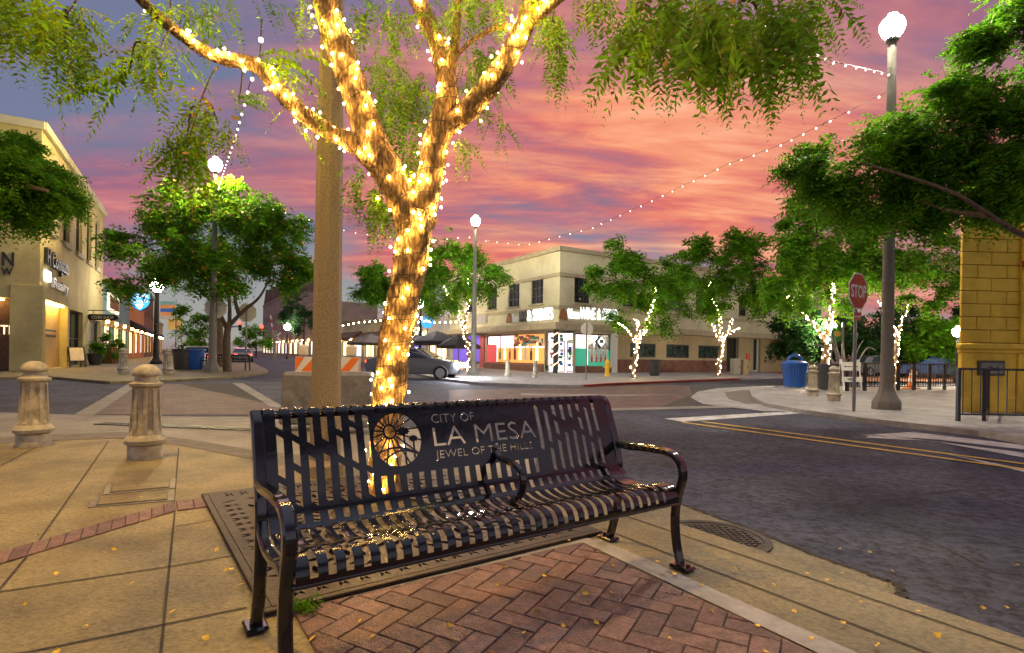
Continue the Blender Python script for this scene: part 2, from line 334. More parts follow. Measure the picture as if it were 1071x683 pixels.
class Facade:
    def __init__(s, P0, x, n): s.P = Vector((P0[0], P0[1], 0)); s.x = V2(x); s.n = V2(n)
    def W(s, t, z, o=0.): return s.P+s.x*t+ZU*z+s.n*o
    def at(s, px, py, o=0.):
        d = ray(px, py); q = s.P+s.n*o-Vector((0, 0, H)); k = q.dot(s.n)/d.dot(s.n); p = d*k; return (p-Vector((s.P.x, s.P.y, 0))).dot(s.x), H+p.z
    def rect(s, pts, o=0.):
        q = [s.at(a, b, o) for a, b in pts]; return min(a for a, b in q), max(a for a, b in q), min(b for a, b in q), max(b for a, b in q)
    def box(s, mb, t0, t1, z0, z1, o0, o1, m=0, bev=0): mb.box(s.W((t0+t1)/2, (z0+z1)/2, (o0+o1)/2), (abs(t1-t0), abs(o1-o0), abs(z1-z0)), (s.x, s.n, ZU), m, bev)
    def wall(s, mb, t0, t1, z0, z1, holes=(), depth=.25, m=0):
        T = sorted({t0, t1, *[min(max(v, t0), t1) for h in holes for v in h[:2]]}); Z = sorted({z0, z1, *[min(max(v, z0), z1) for h in holes for v in h[2:4]]})
        for a, b in zip(T, T[1:]):
            for c, d in zip(Z, Z[1:]):
                tm, zm = (a+b)/2, (c+d)/2
                if any(h[0] < tm < h[1] and h[2] < zm < h[3] for h in holes): continue
                mb.add([s.W(a, c), s.W(b, c), s.W(b, d), s.W(a, d)], [(0, 1, 2, 3)], m)
        for a, b, c, d in [h[:4] for h in holes]:
            for p, q in (((a, c), (b, c)), ((b, c), (b, d)), ((b, d), (a, d)), ((a, d), (a, c))):
                mb.add([s.W(*p), s.W(*q), s.W(*q, -depth), s.W(*p, -depth)], [(0, 1, 2, 3)], m)
    def window(s, root, hole, depth=.2, fw=.09, nx=2, nz=2, glass='glass', label=None, sill=None, name='window', frame='frame'):
        a, b, c, d = hole; mb = MB()
        for r in ((a, a+fw, c, d), (b-fw, b, c, d), (a+fw, b-fw, c, c+fw), (a+fw, b-fw, d-fw, d)): s.box(mb, *r, -depth, -depth+.08)
        for i in range(1, nx): t = a+(b-a)*i/nx; s.box(mb, t-fw*.3, t+fw*.3, c+fw, d-fw, -depth+.003, -depth+.06)
        for i in range(1, nz): z = c+(d-c)*i/nz; s.box(mb, a+fw, b-fw, z-fw*.3, z+fw*.3, -depth+.006, -depth+.055)
        w = mb.build(name, M[frame], root); 
        if label: w['label'] = label
        g = MB(); s.box(g, a+.01, b-.01, c+.01, d-.01, -depth-.05, -depth-.012); sub(g, 'pane', M[glass], w, root)
        if sill: q = MB(); s.box(q, a-.12, b+.12, c-sill, c-.003, -depth, .16, bev=.02); sub(q, 'sill', M['stuccotrim'], w, root)
        return w

# ================================================================== GROUND
def gp(pts, z=0.): return [tuple(G(a, b, z)[:2]) for a, b in pts]
road = MB(); road.add([(-700, -60, RZ), (700, -60, RZ), (700, 1500, RZ), (-700, 1500, RZ)], [(0, 1, 2, 3)]); struct('road', road, M['asphalt'])
D1 = V2((-.526, .85)); D2 = V2((.85, .526))
# near walk: corner with a round kerb
K0, K1 = G(1071, 667), G(640, 524)
kdir = (K1-K0).normalized()
arc = gp([(560, 505), (480, 487), (400, 480), (330, 477), (270, 472), (200, 460), (128, 452), (47, 455), (0, 458)])
ext0 = K0-kdir*8; last = Vector((*arc[-1], 0)); far_l = last+Vector((-14, 4.2, 0))
near_poly = [ext0[:2], K0[:2], K1[:2], *arc, far_l[:2], (-22, -12), (ext0.x-4, -12)]
sw = MB(); sw.prism(near_poly, RZ-.05, 0.0); struct('sidewalk', sw, M['concrete'])
# joints in the near walk: thin dirt-filled grooves lying on the slab
def strip(mb, a, b, w, z):
    a = Vector((a[0], a[1], 0)); b = Vector((b[0], b[1], 0)); d = (b-a).normalized(); n = Vector((-d.y, d.x, 0))*w/2
    mb.add([(*(a-n)[:2], z), (*(b-n)[:2], z), (*(b+n)[:2], z), (*(a+n)[:2], z)], [(0, 1, 2, 3)])
jt = MB()
for p, q in (((113.5, 461.7), (37.8, 570.5)), ((37.8, 570.5), (-60, 690)), ((187, 469), (182, 525.5)), ((183, 535), (168, 686)), ((-60, 520), (39, 467)), ((-30, 624), (177, 593)), ((177, 593), (248, 581)),
             ((28, 683), (170, 654)), ((170, 654), (258, 636)), ((184, 551), (236, 542)), ((-40, 690), (28, 683)), ((262, 478), (268, 486)),
             ((630, 553), (1071, 722)), ((640, 535), (1071, 681))):
    strip(jt, G(*p), G(*q), .011, .004)
struct('sidewalk_joint', jt, M['joint'])
kb = MB(); nrm = Vector((-kdir.y, kdir.x, 0))
db = MB(); pl = gp([(0, 458), (47, 455), (128, 452), (200, 460), (270, 472), (330, 477)]); pl2 = gp([(330, 492), (270, 482), (200, 468), (128, 458.5), (47, 461), (0, 464.5)])
for i in range(5): db.add([(*pl[i], .004), (*pl[i+1], .004), (*pl2[4-i], .004), (*pl2[5-i], .004)], [(0, 1, 2, 3)])
struct('ramp_band', db, M['dark_concrete'])
# soldier course of bricks across the walk
def brick_mb(mb, poly, th=.03, bev=.006, z=0., jit=.0015):
    bm = bmesh.new(); zz = z+random.uniform(-jit, jit)
    n = len(poly); c = sum((Vector(p) for p in poly), Vector((0, 0)))/n
    ins = [tuple(c+(Vector(p)-c)*(1-bev/max(.02, (Vector(p)-c).length))) for p in poly]
    P = [(*p, zz-th) for p in poly]+[(*p, zz-bev*.6) for p in poly]+[(*p, zz) for p in ins]
    fs = [(i, (i+1) % n, n+(i+1) % n, n+i) for i in range(n)]+[(n+i, n+(i+1) % n, 2*n+(i+1) % n, 2*n+i) for i in range(n)]+[tuple(2*n+i for i in range(n))]
    mb.add(P, fs); bm.free()
bb = MB(); under = MB()
def course(p0, p1, q0, q1, n):
    p0, p1, q0, q1 = (Vector(G(*p)[:2]) for p in (p0, p1, q0, q1))
    for i in range(n):
        a, b = (i+.03)/n, (i+.97)/n
        brick_mb(bb, [p0.lerp(p1, a), p0.lerp(p1, b), q0.lerp(q1, b), q0.lerp(q1, a)], z=.009)
    under.add([(*p0, .005), (*p1, .005), (*q1, .005), (*q0, .005)], [(0, 1, 2, 3)])
course((-130, 616), (182.5, 525.5), (-150, 636), (184, 535), 17); course((184, 525.2), (236, 519.4), (185.6, 534.8), (237, 528), 3)
struct('brick_course', bb, M['brick']); struct('brick_course_bed', under, M['joint'])
# herringbone pavers
apx, brL, brR = Vector(G(607, 569)[:2]), Vector(G(306, 640)[:2]), Vector(G(850, 684)[:2])
eR = (brR-apx).normalized(); eL = Vector(G(330, 683)[:2])-brL; eL.normalize()
tri = [apx, brL, brL+eL*2.2, apx+eR*4.2]
def clip(poly, a, b):   # keep left of a->b
    out = []
    for i in range(len(poly)):
        p, q = poly[i], poly[(i+1) % len(poly)]; d = b-a
        sp = d.x*(p.y-a.y)-d.y*(p.x-a.x); sq = d.x*(q.y-a.y)-d.y*(q.x-a.x)
        if sp >= 0: out.append(p)
        if sp*sq < 0: out.append(p.lerp(q, sp/(sp-sq)))
    return out
area = sum(tri[i].x*tri[(i+1) % 4].y-tri[(i+1) % 4].x*tri[i].y for i in range(4))
if area < 0: tri = tri[::-1]
hb = MB(); u = Vector((.877, -.481)); v = Vector((.481, .877)); bl, bw, gap = .212, .106, .004
o0 = Vector((.19, 2.944))
for i in range(-26, 27):
    for j in range(-26, 27):
        k = (i-j) % 4
        # herringbone on a unit lattice: horizontal brick at (i,j) if k==0, vertical if k==2
        if k == 0: cells = (i, j, 2, 1)
        elif k == 3: cells = (i, j, 1, 2)
        else: continue
        a, b, w_, h_ = cells
        P = [o0+u*(x*bw)+v*(y*bw) for x, y in ((a+.02, b+.02), (a+w_-.02, b+.02), (a+w_-.02, b+h_-.02), (a+.02, b+h_-.02))]
        for q in range(4): 
            P = clip(P, tri[q], tri[(q+1) % 4])
            if len(P) < 3: break
        if len(P) >= 3: brick_mb(hb, P, z=.010, jit=.0018, bev=.006)
struct('brick_paving', hb, M['brick'])
bed = MB(); bed.prism([tuple(p) for p in tri], .004, .004); struct('paving_bed', bed, M['joint'])
# pale border bands round the pavers
bd = MB()
def band(p, q, w, z, mb, side=1):
    p, q = Vector(p), Vector(q); d = (q-p).normalized(); n = Vector((-d.y, d.x))*w*side
    mb.add([(*p, z), (*q, z), (*(q+n), z), (*(p+n), z)], [(0, 1, 2, 3)])
band(brL-(apx-brL).normalized()*.12, apx+(apx-brL).normalized()*.1, .11, .005, bd, 1)
band(apx+(apx-brL).normalized()*.02, apx+eR*4.2, .13, .007, bd, 1)
struct('paving_border', bd, M['concrete_light'])
# gutter apron with access cover, half hidden behind the kerb
gt = MB(); gt.prism([tuple(G(a, b, RZ)[:2]) for a, b in ((600, 505), (690, 524), (712, 528), (735, 536), (800, 560), (862, 585), (905, 600), (938, 612), (944, 622), (935, 632), (1071, 677), (1071, 700), (800, 640), (600, 560))], RZ+.004, RZ+.004)
struct('gutter', gt, M['concrete'])
ge_ = MB(); gpx = [(690, 524), (712, 528), (735, 536), (800, 560), (862, 585), (905, 600), (938, 612), (944, 622), (935, 632), (1000, 652), (1071, 676)]
for p, q in zip(gpx, gpx[1:]):
    for i in range(6):
        u0 = np.array(p)+(np.array(q)-np.array(p))*i/6; u1 = np.array(p)+(np.array(q)-np.array(p))*(i+1)/6; strip(ge_, G(*(u0+rng.normal(0, .6, 2)), RZ), G(*(u1+rng.normal(0, .6, 2)), RZ), random.uniform(.02, .06), RZ+.007)
struct('gutter_grime', ge_, M['joint'])

def ring_poly(n, r, cx=0, cy=0): return [(cx+r*math.cos(2*PI*i/n), cy+r*math.sin(2*PI*i/n)) for i in range(n)]
def sheet(outer, holes, solids=(), grid=.06, mapf=None, extra=None):
    """flat sheet with cut-outs; returns (verts, faces). holes: closed loops, or raw edge soups as (pts, edges); even-odd"""
    P = []; E = []; HE = []
    def loop(pts, hole):
        o = len(P); P.extend(pts); n = len(pts)
        e = [(o+i, o+(i+1) % n) for i in range(n)]; E.extend(e)
        if hole: HE.extend(e)
    loop(outer, False)
    for h in holes:
        if isinstance(h, tuple): o = len(P); P.extend(h[0]); e = [(a+o, b+o) for a, b in h[1]]; E.extend(e); HE.extend(e)
        else: loop(h, True)
    for s_ in solids: loop(s_, False)
    if extra: P.extend(extra)
    pts0 = np.array(P)
    r = delaunay_2d_cdt([Vector(p) for p in P], E, [], 0, 1e-5)
    vs = np.array([v[:] for v in r[0]]); fs = np.array([list(f) for f in r[2]])
    cen = vs[fs].mean(1)
    def eo(edges):
        a = pts0[[e[0] for e in edges]]; b = pts0[[e[1] for e in edges]]; ins = np.zeros(len(cen), bool)
        for (x1, y1), (x2, y2) in zip(a, b):
            if y1 == y2: continue
            c = (cen[:, 1] > min(y1, y2)) & (cen[:, 1] <= max(y1, y2)); ins ^= c & (cen[:, 0] < x1+(cen[:, 1]-y1)*(x2-x1)/(y2-y1))
        return ins
    keep = ~eo(HE) if HE else np.ones(len(cen), bool)
    o = len(outer); inside = eo([(i, (i+1) % o) for i in range(o)])
    for s_ in solids:
        xs = np.array(s_); ins = np.zeros(len(cen), bool)
        for i in range(len(xs)):
            (x1, y1), (x2, y2) = xs[i], xs[(i+1) % len(xs)]
            if y1 == y2: continue
            c = (cen[:, 1] > min(y1, y2)) & (cen[:, 1] <= max(y1, y2)); ins ^= c & (cen[:, 0] < x1+(cen[:, 1]-y1)*(x2-x1)/(y2-y1))
        keep |= ins
    keep &= inside
    return vs, fs[keep]
def sheet_obj(name, vs, fs, mapf, th, material, parent, smooth=30):
    used = np.unique(fs); re = -np.ones(len(vs), int); re[used] = np.arange(len(used))
    mb = MB(); mb.add([mapf(*vs[i]) for i in used], [tuple(re[f]) for f in fs])
    me = bpy.data.meshes.new(name); me.from_pydata(mb.v, [], mb.f); me.materials.append(material)
    bm = bmesh.new(); bm.from_mesh(me); bmesh.ops.recalc_face_normals(bm, faces=bm.faces)
    for f in bm.faces: f.smooth = True
    bm.to_mesh(me); bm.free()
    o = bpy.data.objects.new(name, me); C.objects.link(o); o.parent = parent
    so = o.modifiers.new('thickness', 'SOLIDIFY'); so.thickness = th; so.offset = 0; so.use_quality_normals = True
    es = o.modifiers.new('edges', 'EDGE_SPLIT'); es.split_angle = R(40)
    return o

# ---------------------------------------------------- tree grate
ga, gb, gc = (Vector(G(*p)[:2]) for p in ((235, 518), (285, 640), (605, 551)))
gx = Vector((.815, .579)); gy = Vector((-gx.y, gx.x)); gw = 1.86; gh = (ga-gb).dot(gy)
gr = thing('tree_grate', 'rusty ornamental cast iron tree grate under the bench', 'tree grate', (*gb, 0), math.atan2(gx.y, gx.x))
def leaf_hole(cx, cy, a, L_, w): 
    P = []; 
    for t in (0, .25, .5, .75, 1): P.append((t*L_, w*math.sin(PI*t)))
    for t in (.75, .5, .25): P.append((t*L_, -w*math.sin(PI*t)*.55))
    return [(cx+x*math.cos(a)-y*math.sin(a), cy+x*math.sin(a)+y*math.cos(a)) for x, y in P]
holes = []; cx, cy = gw/2, gh/2; rg = random.Random(3)
treehole = ring_poly(40, .34, cx, cy); holes.append(treehole)
for ri in range(9):
    rad = .39+.12*ri; n = int(rad*84)
    for k in range(n):
        a = 2*PI*(k+.5*(ri % 2))/n; P = leaf_hole(cx+math.cos(a)*rad, cy+math.sin(a)*rad, a+(.6 if ri % 2 else -.6), .118, .024)
        if all(.19 < p[0] < gw-.19 and .19 < p[1] < gh-.19 for p in P): holes.append(P)
for k in range(34):
    t = .10+(gw-.20)*k/33; q = .10+(gh-.20)*k/33
    for y0, s_ in ((.04, 1), (gh-.04, -1)): holes.append(leaf_hole(t, y0, s_*(PI/2+(.45 if k % 2 else -.45)), .125, .017))
    if 3 < k < 30:
        for x0, s_ in ((.04, 0), (gw-.04, PI)): holes.append(leaf_hole(x0, q, s_+(.45 if k % 2 else -.45), .125, .017))
vs, fs = sheet([(0, 0), (gw, 0), (gw, gh), (0, gh)], holes)
po = sheet_obj('grate_plate', vs, fs, lambda x, y: (x, y, .016), .018, M['iron'], gr)
fm = MB()
for c, s_ in (((gw/2, -.02, .012), (gw+.08, .04, .024)), ((gw/2, gh+.02, .012), (gw+.08, .04, .024)), ((-.02, gh/2, .012), (.04, gh, .024)), ((gw+.02, gh/2, .012), (.04, gh, .024))): fm.box(c, s_, bev=.004)
for s_ in (0, 1): fm.box((cx, gh*.22 if s_ == 0 else gh*.78, .02), (.02, gh*.36, .016))
fm.build('grate_frame', M['iron'], gr)
sm = MB(); q = [gb, gb+gx*gw, gb+gx*gw+gy*gh, gb+gy*gh]; sm.prism([tuple(p) for p in q], .0045, .0045); struct('planting_soil', sm, M['soil'])

# ---------------------------------------------------- roads: crossings and markings
def gz(*pts): return [tuple(G(a, b, RZ)[:2]) for a, b in pts]
def flat(name, polys, m, z):
    mb = MB()
    for p in polys: mb.prism(p, z, z)
    return struct(name, mb, m)
# brick crossing on the left with pale edge bands, concrete gutter with trench drain
def lattice(name, poly, z, L_=.42, w_=.2, ang=0.):
    pl = [Vector(p) for p in poly]; ar = sum(pl[i].x*pl[(i+1) % len(pl)].y-pl[(i+1) % len(pl)].x*pl[i].y for i in range(len(pl)))
    if ar < 0: pl = pl[::-1]
    x = Vector((math.cos(ang), math.sin(ang))); y = Vector((-x.y, x.x)); xs = [p.dot(x) for p in pl]; ys = [p.dot(y) for p in pl]; mb = MB()
    j = 0; yy = min(ys)
    while yy < max(ys):
        xx = min(xs)-(L_/2 if j % 2 else 0)
        while xx < max(xs):
            P = [x*a+y*b for a, b in ((xx+.004, yy+.004), (xx+L_-.004, yy+.004), (xx+L_-.004, yy+w_-.004), (xx+.004, yy+w_-.004))]
            for q in range(len(pl)):
                P = clip(P, pl[q], pl[(q+1) % len(pl)])
                if len(P) < 3: break
            if len(P) >= 3: mb.add([(*p, z) for p in P], [tuple(range(len(P)))])
            xx += L_
        yy += w_; j += 1
    return struct(name, mb, M['brickroad'])
angd = math.atan2(D2.y, D2.x)
Lq = gz((142, 402), (247, 401), (286, 424), (330, 434), (84, 434)); flat('crossing_bed', [Lq], M['joint'], RZ+.004); lattice('brick_crossing', Lq, RZ+.008, .40, .2, angd)
flat('crossing_band', [gz((134, 402), (146, 402), (98, 435), (78, 434)), gz((243, 401), (254, 401), (300, 428), (283, 426))], M['concrete_band'], RZ+.012)
flat('concrete_gutter', [gz((-120, 428), (84, 434), (200, 436), (330, 436), (420, 446), (560, 470), (560, 520), (300, 490), (128, 462), (-120, 462))], M['concrete_band'], RZ+.004)
# right: brick crossings and pale aprons
Rq = gz((470, 428), (640, 428.5), (728, 424), (724, 413), (742, 406), (700, 402.5), (640, 404), (560, 406), (470, 408))
flat('crossing_bed', [Rq], M['joint'], RZ+.004); lattice('brick_crossing', Rq, RZ+.008, .42, .21, math.atan2(D1.y, D1.x))
flat('crossing_band', [gz((600, 428), (640, 427.5), (780, 424), (782, 426.5), (640, 430)), gz((545, 411.5), (640, 413), (712, 413), (640, 415), (545, 414))], M['concrete_band'], RZ+.012)
flat('road_paint', [gz((695, 438), (835, 430), (838, 432.5), (715, 441.5))], M['roadwhite'], RZ+.006)
def line(p, q, w, m, name, z=RZ+.008): mb = MB(); strip(mb, G(*p, RZ), G(*q, RZ), w, z); return struct(name, mb, m)
line((714, 442.0), (1160, 503.5), .11, M['roadyellow'], 'centre_line'); line((734, 441.2), (1160, 497.3), .11, M['roadyellow'], 'centre_line')
flat('road_paint', [gz((900, 455.5), (955, 452), (1071, 466), (1071, 470.5), (980, 460)), gz((905, 458), (975, 461.5), (1071, 479), (1071, 474), (985, 463), (912, 455)), gz((985, 474), (1071, 491), (1160, 508), (1160, 512), (1071, 494))], M['roadwhite'], RZ+.006)

sm_ = MB()
for P in ([(760, 470), (800, 492), (850, 512), (905, 540), (960, 560), (1071, 612)], [(690, 462), (720, 470), (790, 473), (860, 470), (930, 478), (1000, 500)], [(905, 540), (930, 525), (990, 512), (1071, 515)]):
    Q = []
    for p, q in zip(P, P[1:]): Q += [tuple(np.array(p)+(np.array(q)-np.array(p))*t+rng.normal(0, 1.3, 2)) for t in np.linspace(0, 1, 6)[:-1]]
    for p, q in zip(Q, Q[1:]): strip(sm_, G(*p, RZ), G(*q, RZ), random.uniform(.008, .022), RZ+.003)
struct('tar_seam', sm_, M['joint'])
# far walks
def walk(name, px, m, extra=(), zt=0.):
    mb = MB(); mb.prism(gp(px, 0)+list(extra), RZ-.05, zt); return struct(name, mb, m)
walk('sidewalk', [(-200, 396), (0, 394.5), (50, 393.5), (115, 399), (180, 397), (246, 393.6), (270, 390.5), (281, 388.5), (279, 386), (270, 382), (262, 377), (255, 373.5)], M['concrete'], [(-95, 130), (-60, 20)])
walk('sidewalk', [(430, 389), (455, 395), (500, 400), (560, 402), (600, 402.8), (616, 402), (640, 400.5), (774, 395.5), (860, 392.5), (1000, 392)], M['concrete_light'], [(60, 75), (0, 75), (-20, 75)])
walk('sidewalk', [(1180, 472), (1071, 458), (1024, 450), (904, 437), (838, 428), (800, 421.5), (786, 414), (787, 408), (805, 405), (850, 404.5), (1000, 402), (1071, 402)], M['concrete_light'], [(40, 30), (40, 5)])
flat('corner_apron', [gz((722, 416), (730, 410), (750, 406.5), (790, 404.5), (812, 404), (790, 410), (790, 416), (806, 425), (840, 431), (800, 431), (735, 423))], M['concrete_light'], RZ+.016)
flat('corner_ramp', [gz((758, 411), (775, 408.5), (784, 408), (786, 416), (796, 423), (780, 423), (762, 418))], M['dark_concrete'], RZ+.020)
rk = MB(); rkp = gp([(612, 402.4), (640, 400.6), (774, 395.6)], 0)
for a, b in zip(rkp, rkp[1:]): strip(rk, a, b, .3, .004); rk.add([(*a, RZ), (*b, RZ), (*b, .003), (*a, .003)], [(0, 1, 2, 3)])
struct('red_kerb', rk, M['redcurb'])
lot = MB(); lot.prism(gp([(880, 399), (1100, 399)], 0)+[(48, 30), (48, 70), (24, 60)], .004, .004); struct('parking_lot', lot, M['terracotta'])

# trench drain, lids, access cover
t = thing('trench_drain', 'long dark slotted trench drain across the concrete gutter', 'drain grate', G(187, 446, RZ), local=False)
a, b = Vector(G(104, 443.5, RZ)), Vector(G(300, 451.5, RZ)); d = (b-a).normalized(); n = Vector((-d.y, d.x, 0)); mb = MB(); k = int((b-a).length/.05)
for i in range(k): p = a+d*(.05*i+.02); mb.box((p.x, p.y, RZ+.012), (.022, .17, .012), (d, n, ZU))
for s_ in (-1, 1): p = (a+b)/2+n*.095*s_; mb.box((p.x, p.y, RZ+.012), ((b-a).length, .02, .014), (d, n, ZU))
mb.build('slotted_grate', M['blackmetal'], t)
mb = MB(); p = (a+b)/2; mb.box((p.x, p.y, RZ+.005), ((b-a).length, .17, .004), (d, n, ZU)); mb.build('channel', M['soil'], t)
for px4, lab in ((((111, 508), (184, 500.5), (183, 511), (108, 518)), 'worn concrete utility lid nearer the bollards, set in the walk'), (((97, 521), (183, 512.5), (182, 524), (92, 531.5)), 'worn concrete utility lid touching the brick course')):
    t = thing('utility_cover', lab, 'utility cover', G(145, 515), local=False, group='utility lids in the walk')
    P = [Vector(p) for p in gp(px4)]; c = sum(P, Vector((0, 0)))/4
    mb = MB(); mb.prism([tuple(p) for p in P], 0, .006); fr = mb.build('frame', M['concrete_band'], t)
    mb = MB(); mb.prism([tuple(c+(p-c)*.84) for p in P], .004, .012); l = mb.build('lid', M['dark_concrete'], t)
    mb = MB(); mb.prism([tuple(c+(p-c)*.80) for p in P], .008, .014); sub(mb, 'cover_plate', M['concrete'], l, t)
mc = G(746, 563, RZ); t = thing('manhole_cover', 'round cast iron access cover partly hidden behind the kerb', 'manhole cover', mc)
mb = MB(); mb.lathe([(.36, .004), (.36, .014), (.31, .014), (.31, .008)], n=48); mb.build('ring', M['iron'], t)
mb = MB(); mb.lathe([(.305, .004), (.305, .011), (.001, .011)], n=48)
for i in range(-7, 8):
    for j in range(-7, 8):
        if math.hypot(i, j) < 6.8: mb.box((i*.041, j*.041, .013), (.026, .026, .008))
mb.build('lid', M['iron'], t)

# ================================================================== BENCH
BA = math.atan2(.574, .8189)
bench = thing('bench', 'glossy black slatted metal bench with city name cut into its backrest', 'bench', (-.051, 2.501, 0), BA)
cp = [(.356,.818),(.362,.833),(.352,.852),(.330,.862),(.308,.856),(.294,.836),(.268,.765),(.235,.68),(.205,.58),(.182,.505),(.160,.455),(.120,.415),(.06,.395),(-.02,.392),(-.09,.405),(-.15,.425),(-.205,.428),(-.245,.41),(-.262,.375),(-.262,.34)]
def cr(P, t):
    i = min(int(t), len(P)-2); f = t-i; p = [Vector(P[max(0, min(len(P)-1, i+k))]) for k in (-1, 0, 1, 2)]
    return .5*((2*p[1])+(p[2]-p[0])*f+(2*p[0]-5*p[1]+4*p[2]-p[3])*f*f+(3*p[1]-p[0]-3*p[2]+p[3])*f**3)
NS = 600; prof = [cr(cp, i*(len(cp)-1)/NS) for i in range(NS+1)]; arcl = [0.]
for p, q in zip(prof, prof[1:]): arcl.append(arcl[-1]+(q-p).length)
SA = lambda k: arcl[int(round(k/(len(cp)-1)*NS))]
arcn = np.array(arcl); py_ = np.array([p.x for p in prof]); pz_ = np.array([p.y for p in prof])
def bmap(u, s): return (u, float(np.interp(s, arcn, py_)), float(np.interp(s, arcn, pz_)))
zpan = [(pz_[i], arcl[i]) for i in range(NS+1) if SA(5) <= arcl[i] <= SA(10)][::-1]
def sz(z): return float(np.interp(z, [a for a, b in zpan], [b for a, b in zpan]))
def slot(u, s0, s1, w=.027, sl0=0, sl1=0):
    n = max(2, int((s1-s0)/.016)); P = [(u-w/2, s0+(s1-s0)*i/n-(sl0*w/2 if i == 0 else 0)-(sl1*w/2 if i == n else 0)) for i in range(n+1)]
    Q = [(u+w/2, s0+(s1-s0)*i/n+(sl0*w/2 if i == 0 else 0)+(sl1*w/2 if i == n else 0)) for i in range(n, -1, -1)]
    return P+Q
UL = .95; cols = [-.892+.06*k for k in range(0, 30)]
hb_, hs_ = [], []
s0_, s1_ = SA(4.8), SA(9.35); tt = lambda t: s0_+(s1_-s0_)*t
lefts = [[(0,.17),(.25,.68),(.76,1)], [(0,.25),(.33,.57),(.65,1)], [(0,.36),(.50,1)], [(0,.33),(.49,1)], [(0,.22),(.30,.52),(.61,1)], [(0,.13),(.20,.60),(.68,1)], [(.06,.67),(.74,1)]]
rights = [[(.06,.70)], [(.14,.60),(.68,1)], [(0,.22),(.30,.50),(.58,1)], [(0,.30),(.48,1)], [(0,.27),(.46,1)], [(0,.18),(.27,.46),(.54,1)], [(.12,.58),(.66,1)], [(0,.5),(.6,1)]]
for i, u in enumerate(cols):
    hb_.append(slot(u, SA(1.2), SA(4.3)))
    if i < 7: seg = lefts[i]
    elif i >= 22: seg = rights[i-22]
    else: seg = [(.80, 1.0)]; hb_.append(slot(u, SA(4.72), SA(5.12)))
    for a, b in seg: hb_.append(slot(u, tt(a), tt(b), .027, *((.7, .7) if i < 7 or i >= 22 else (0, 0))))
    hs_.append(slot(u, SA(9.95), SA(10.75)))
    hs_.append(slot(u, SA(11.15), SA(14.1)))
    hs_.append(slot(u, SA(14.75), SA(18.35)))
def text_edges(body, u0, u1, z0, z1, off=0.):
    cu = bpy.data.curves.new('t', 'FONT'); cu.body = body; cu.size = 1; cu.resolution_u = 3; cu.fill_mode = 'NONE'; cu.offset = off
    ob = bpy.data.objects.new('t', cu); C.objects.link(ob); me = bpy.data.meshes.new_from_object(ob.evaluated_get(bpy.context.evaluated_depsgraph_get()))
    co = np.array([v.co[:2] for v in me.vertices]); ed = [tuple(e.vertices) for e in me.edges]
    mn, mx = co.min(0), co.max(0)
    P = [(u0+(c[0]-mn[0])/(mx[0]-mn[0])*(u1-u0), sz(z0+(c[1]-mn[1])/(mx[1]-mn[1])*(z1-z0))) for c in co]
    bpy.data.objects.remove(ob); bpy.data.meshes.remove(me); return (P, ed)
hb_ += [text_edges('CITY OF', -.208, .03, .766, .808, .016), text_edges('LA MESA', -.212, .395, .662, .748, .022), text_edges('JEWEL OF THE HILLS', -.212, .362, .596, .642, .018)]
LC = (-.39, .706); LR = .115; solids = []
hb_.append([(LC[0]+LR*math.cos(2*PI*i/48), sz(LC[1]+LR*math.sin(2*PI*i/48))) for i in range(48)])
def zs(P): return [(a, sz(b)) for a, b in P]
def bar(p, q, w0, w1=None):
    w1 = w1 or w0; p, q = Vector(p), Vector(q); d = (q-p).normalized(); n = Vector((-d.y, d.x)); return zs([p-n*w0/2, q-n*w1/2, q+n*w1/2, p+n*w0/2])
sc_ = Vector((LC[0]-.034, LC[1]+.036))
for i in range(17):
    a = R(i*360/17+4); d = Vector((math.cos(a), math.sin(a))); k = sc_-Vector(LC); bq = k.dot(d); e = -bq+math.sqrt(bq*bq-k.length_squared+LR*LR)+.004
    solids.append(bar(sc_+d*.026, sc_+d*e, .0045, .006))
for i in range(20):
    a, b = 2*PI*i/20, 2*PI*(i+1)/20; solids.append(zs([sc_+Vector((math.cos(x), math.sin(x)))*r_ for x, r_ in ((a, .025), (b, .025), (b, .033), (a, .033))]))
for (x0, z0), (x1, z1), hgt in (((-.098, -.05), (.085, -.062), .022), ((-.075, -.085), (.09, -.068), .028)):
    Q = [(LC[0]+x0+(x1-x0)*i/8, LC[1]+z0+(z1-z0)*i/8+hgt*math.sin(PI*i/8)) for i in range(9)]
    for p, q in zip(Q, Q[1:]): solids.append(bar(p, q, .008))
for tx, tz, th_, cr_ in ((.030, -.11, .145, .034), (.074, -.085, .085, .026)):
    b0 = Vector((LC[0]+tx, LC[1]+tz)); solids.append(bar(b0, b0+Vector((.002, th_)), .008, .006)); c0 = b0+Vector((.002, th_))
    solids.append(zs([c0+Vector((math.cos(2*PI*i/22), .62*math.sin(2*PI*i/22)))*cr_*(1.0 if i % 2 else .68) for i in range(22)]))
for (u0, u1, zc, n_) in (): pass
SJ = SA(9.65)
gridp = lambda a, b: [(float(u), float(s)) for u in np.arange(-.935, .94, .03)+.0007 for s in np.arange(a+.008, b-.004, .0135)+.0003]
def outer(a, b): 
    S_ = list(np.arange(a, b, .0135))+[b]; U_ = list(np.arange(-UL, UL, .05))+[UL]
    return [(float(u), a) for u in U_]+[(UL, float(s)) for s in S_[1:]]+[(float(u), b) for u in U_[::-1][1:]]+[(-UL, float(s)) for s in S_[::-1][1:-1]]
vs, fs = sheet(outer(0, SJ), hb_, solids, extra=gridp(0, SJ)); sheet_obj('backrest', vs, fs, bmap, .006, M['bench'], bench)
vs, fs = sheet(outer(SJ, arcl[-1]), hs_, extra=gridp(SJ, arcl[-1])); sheet_obj('seat', vs, fs, bmap, .006, M['bench'], bench)
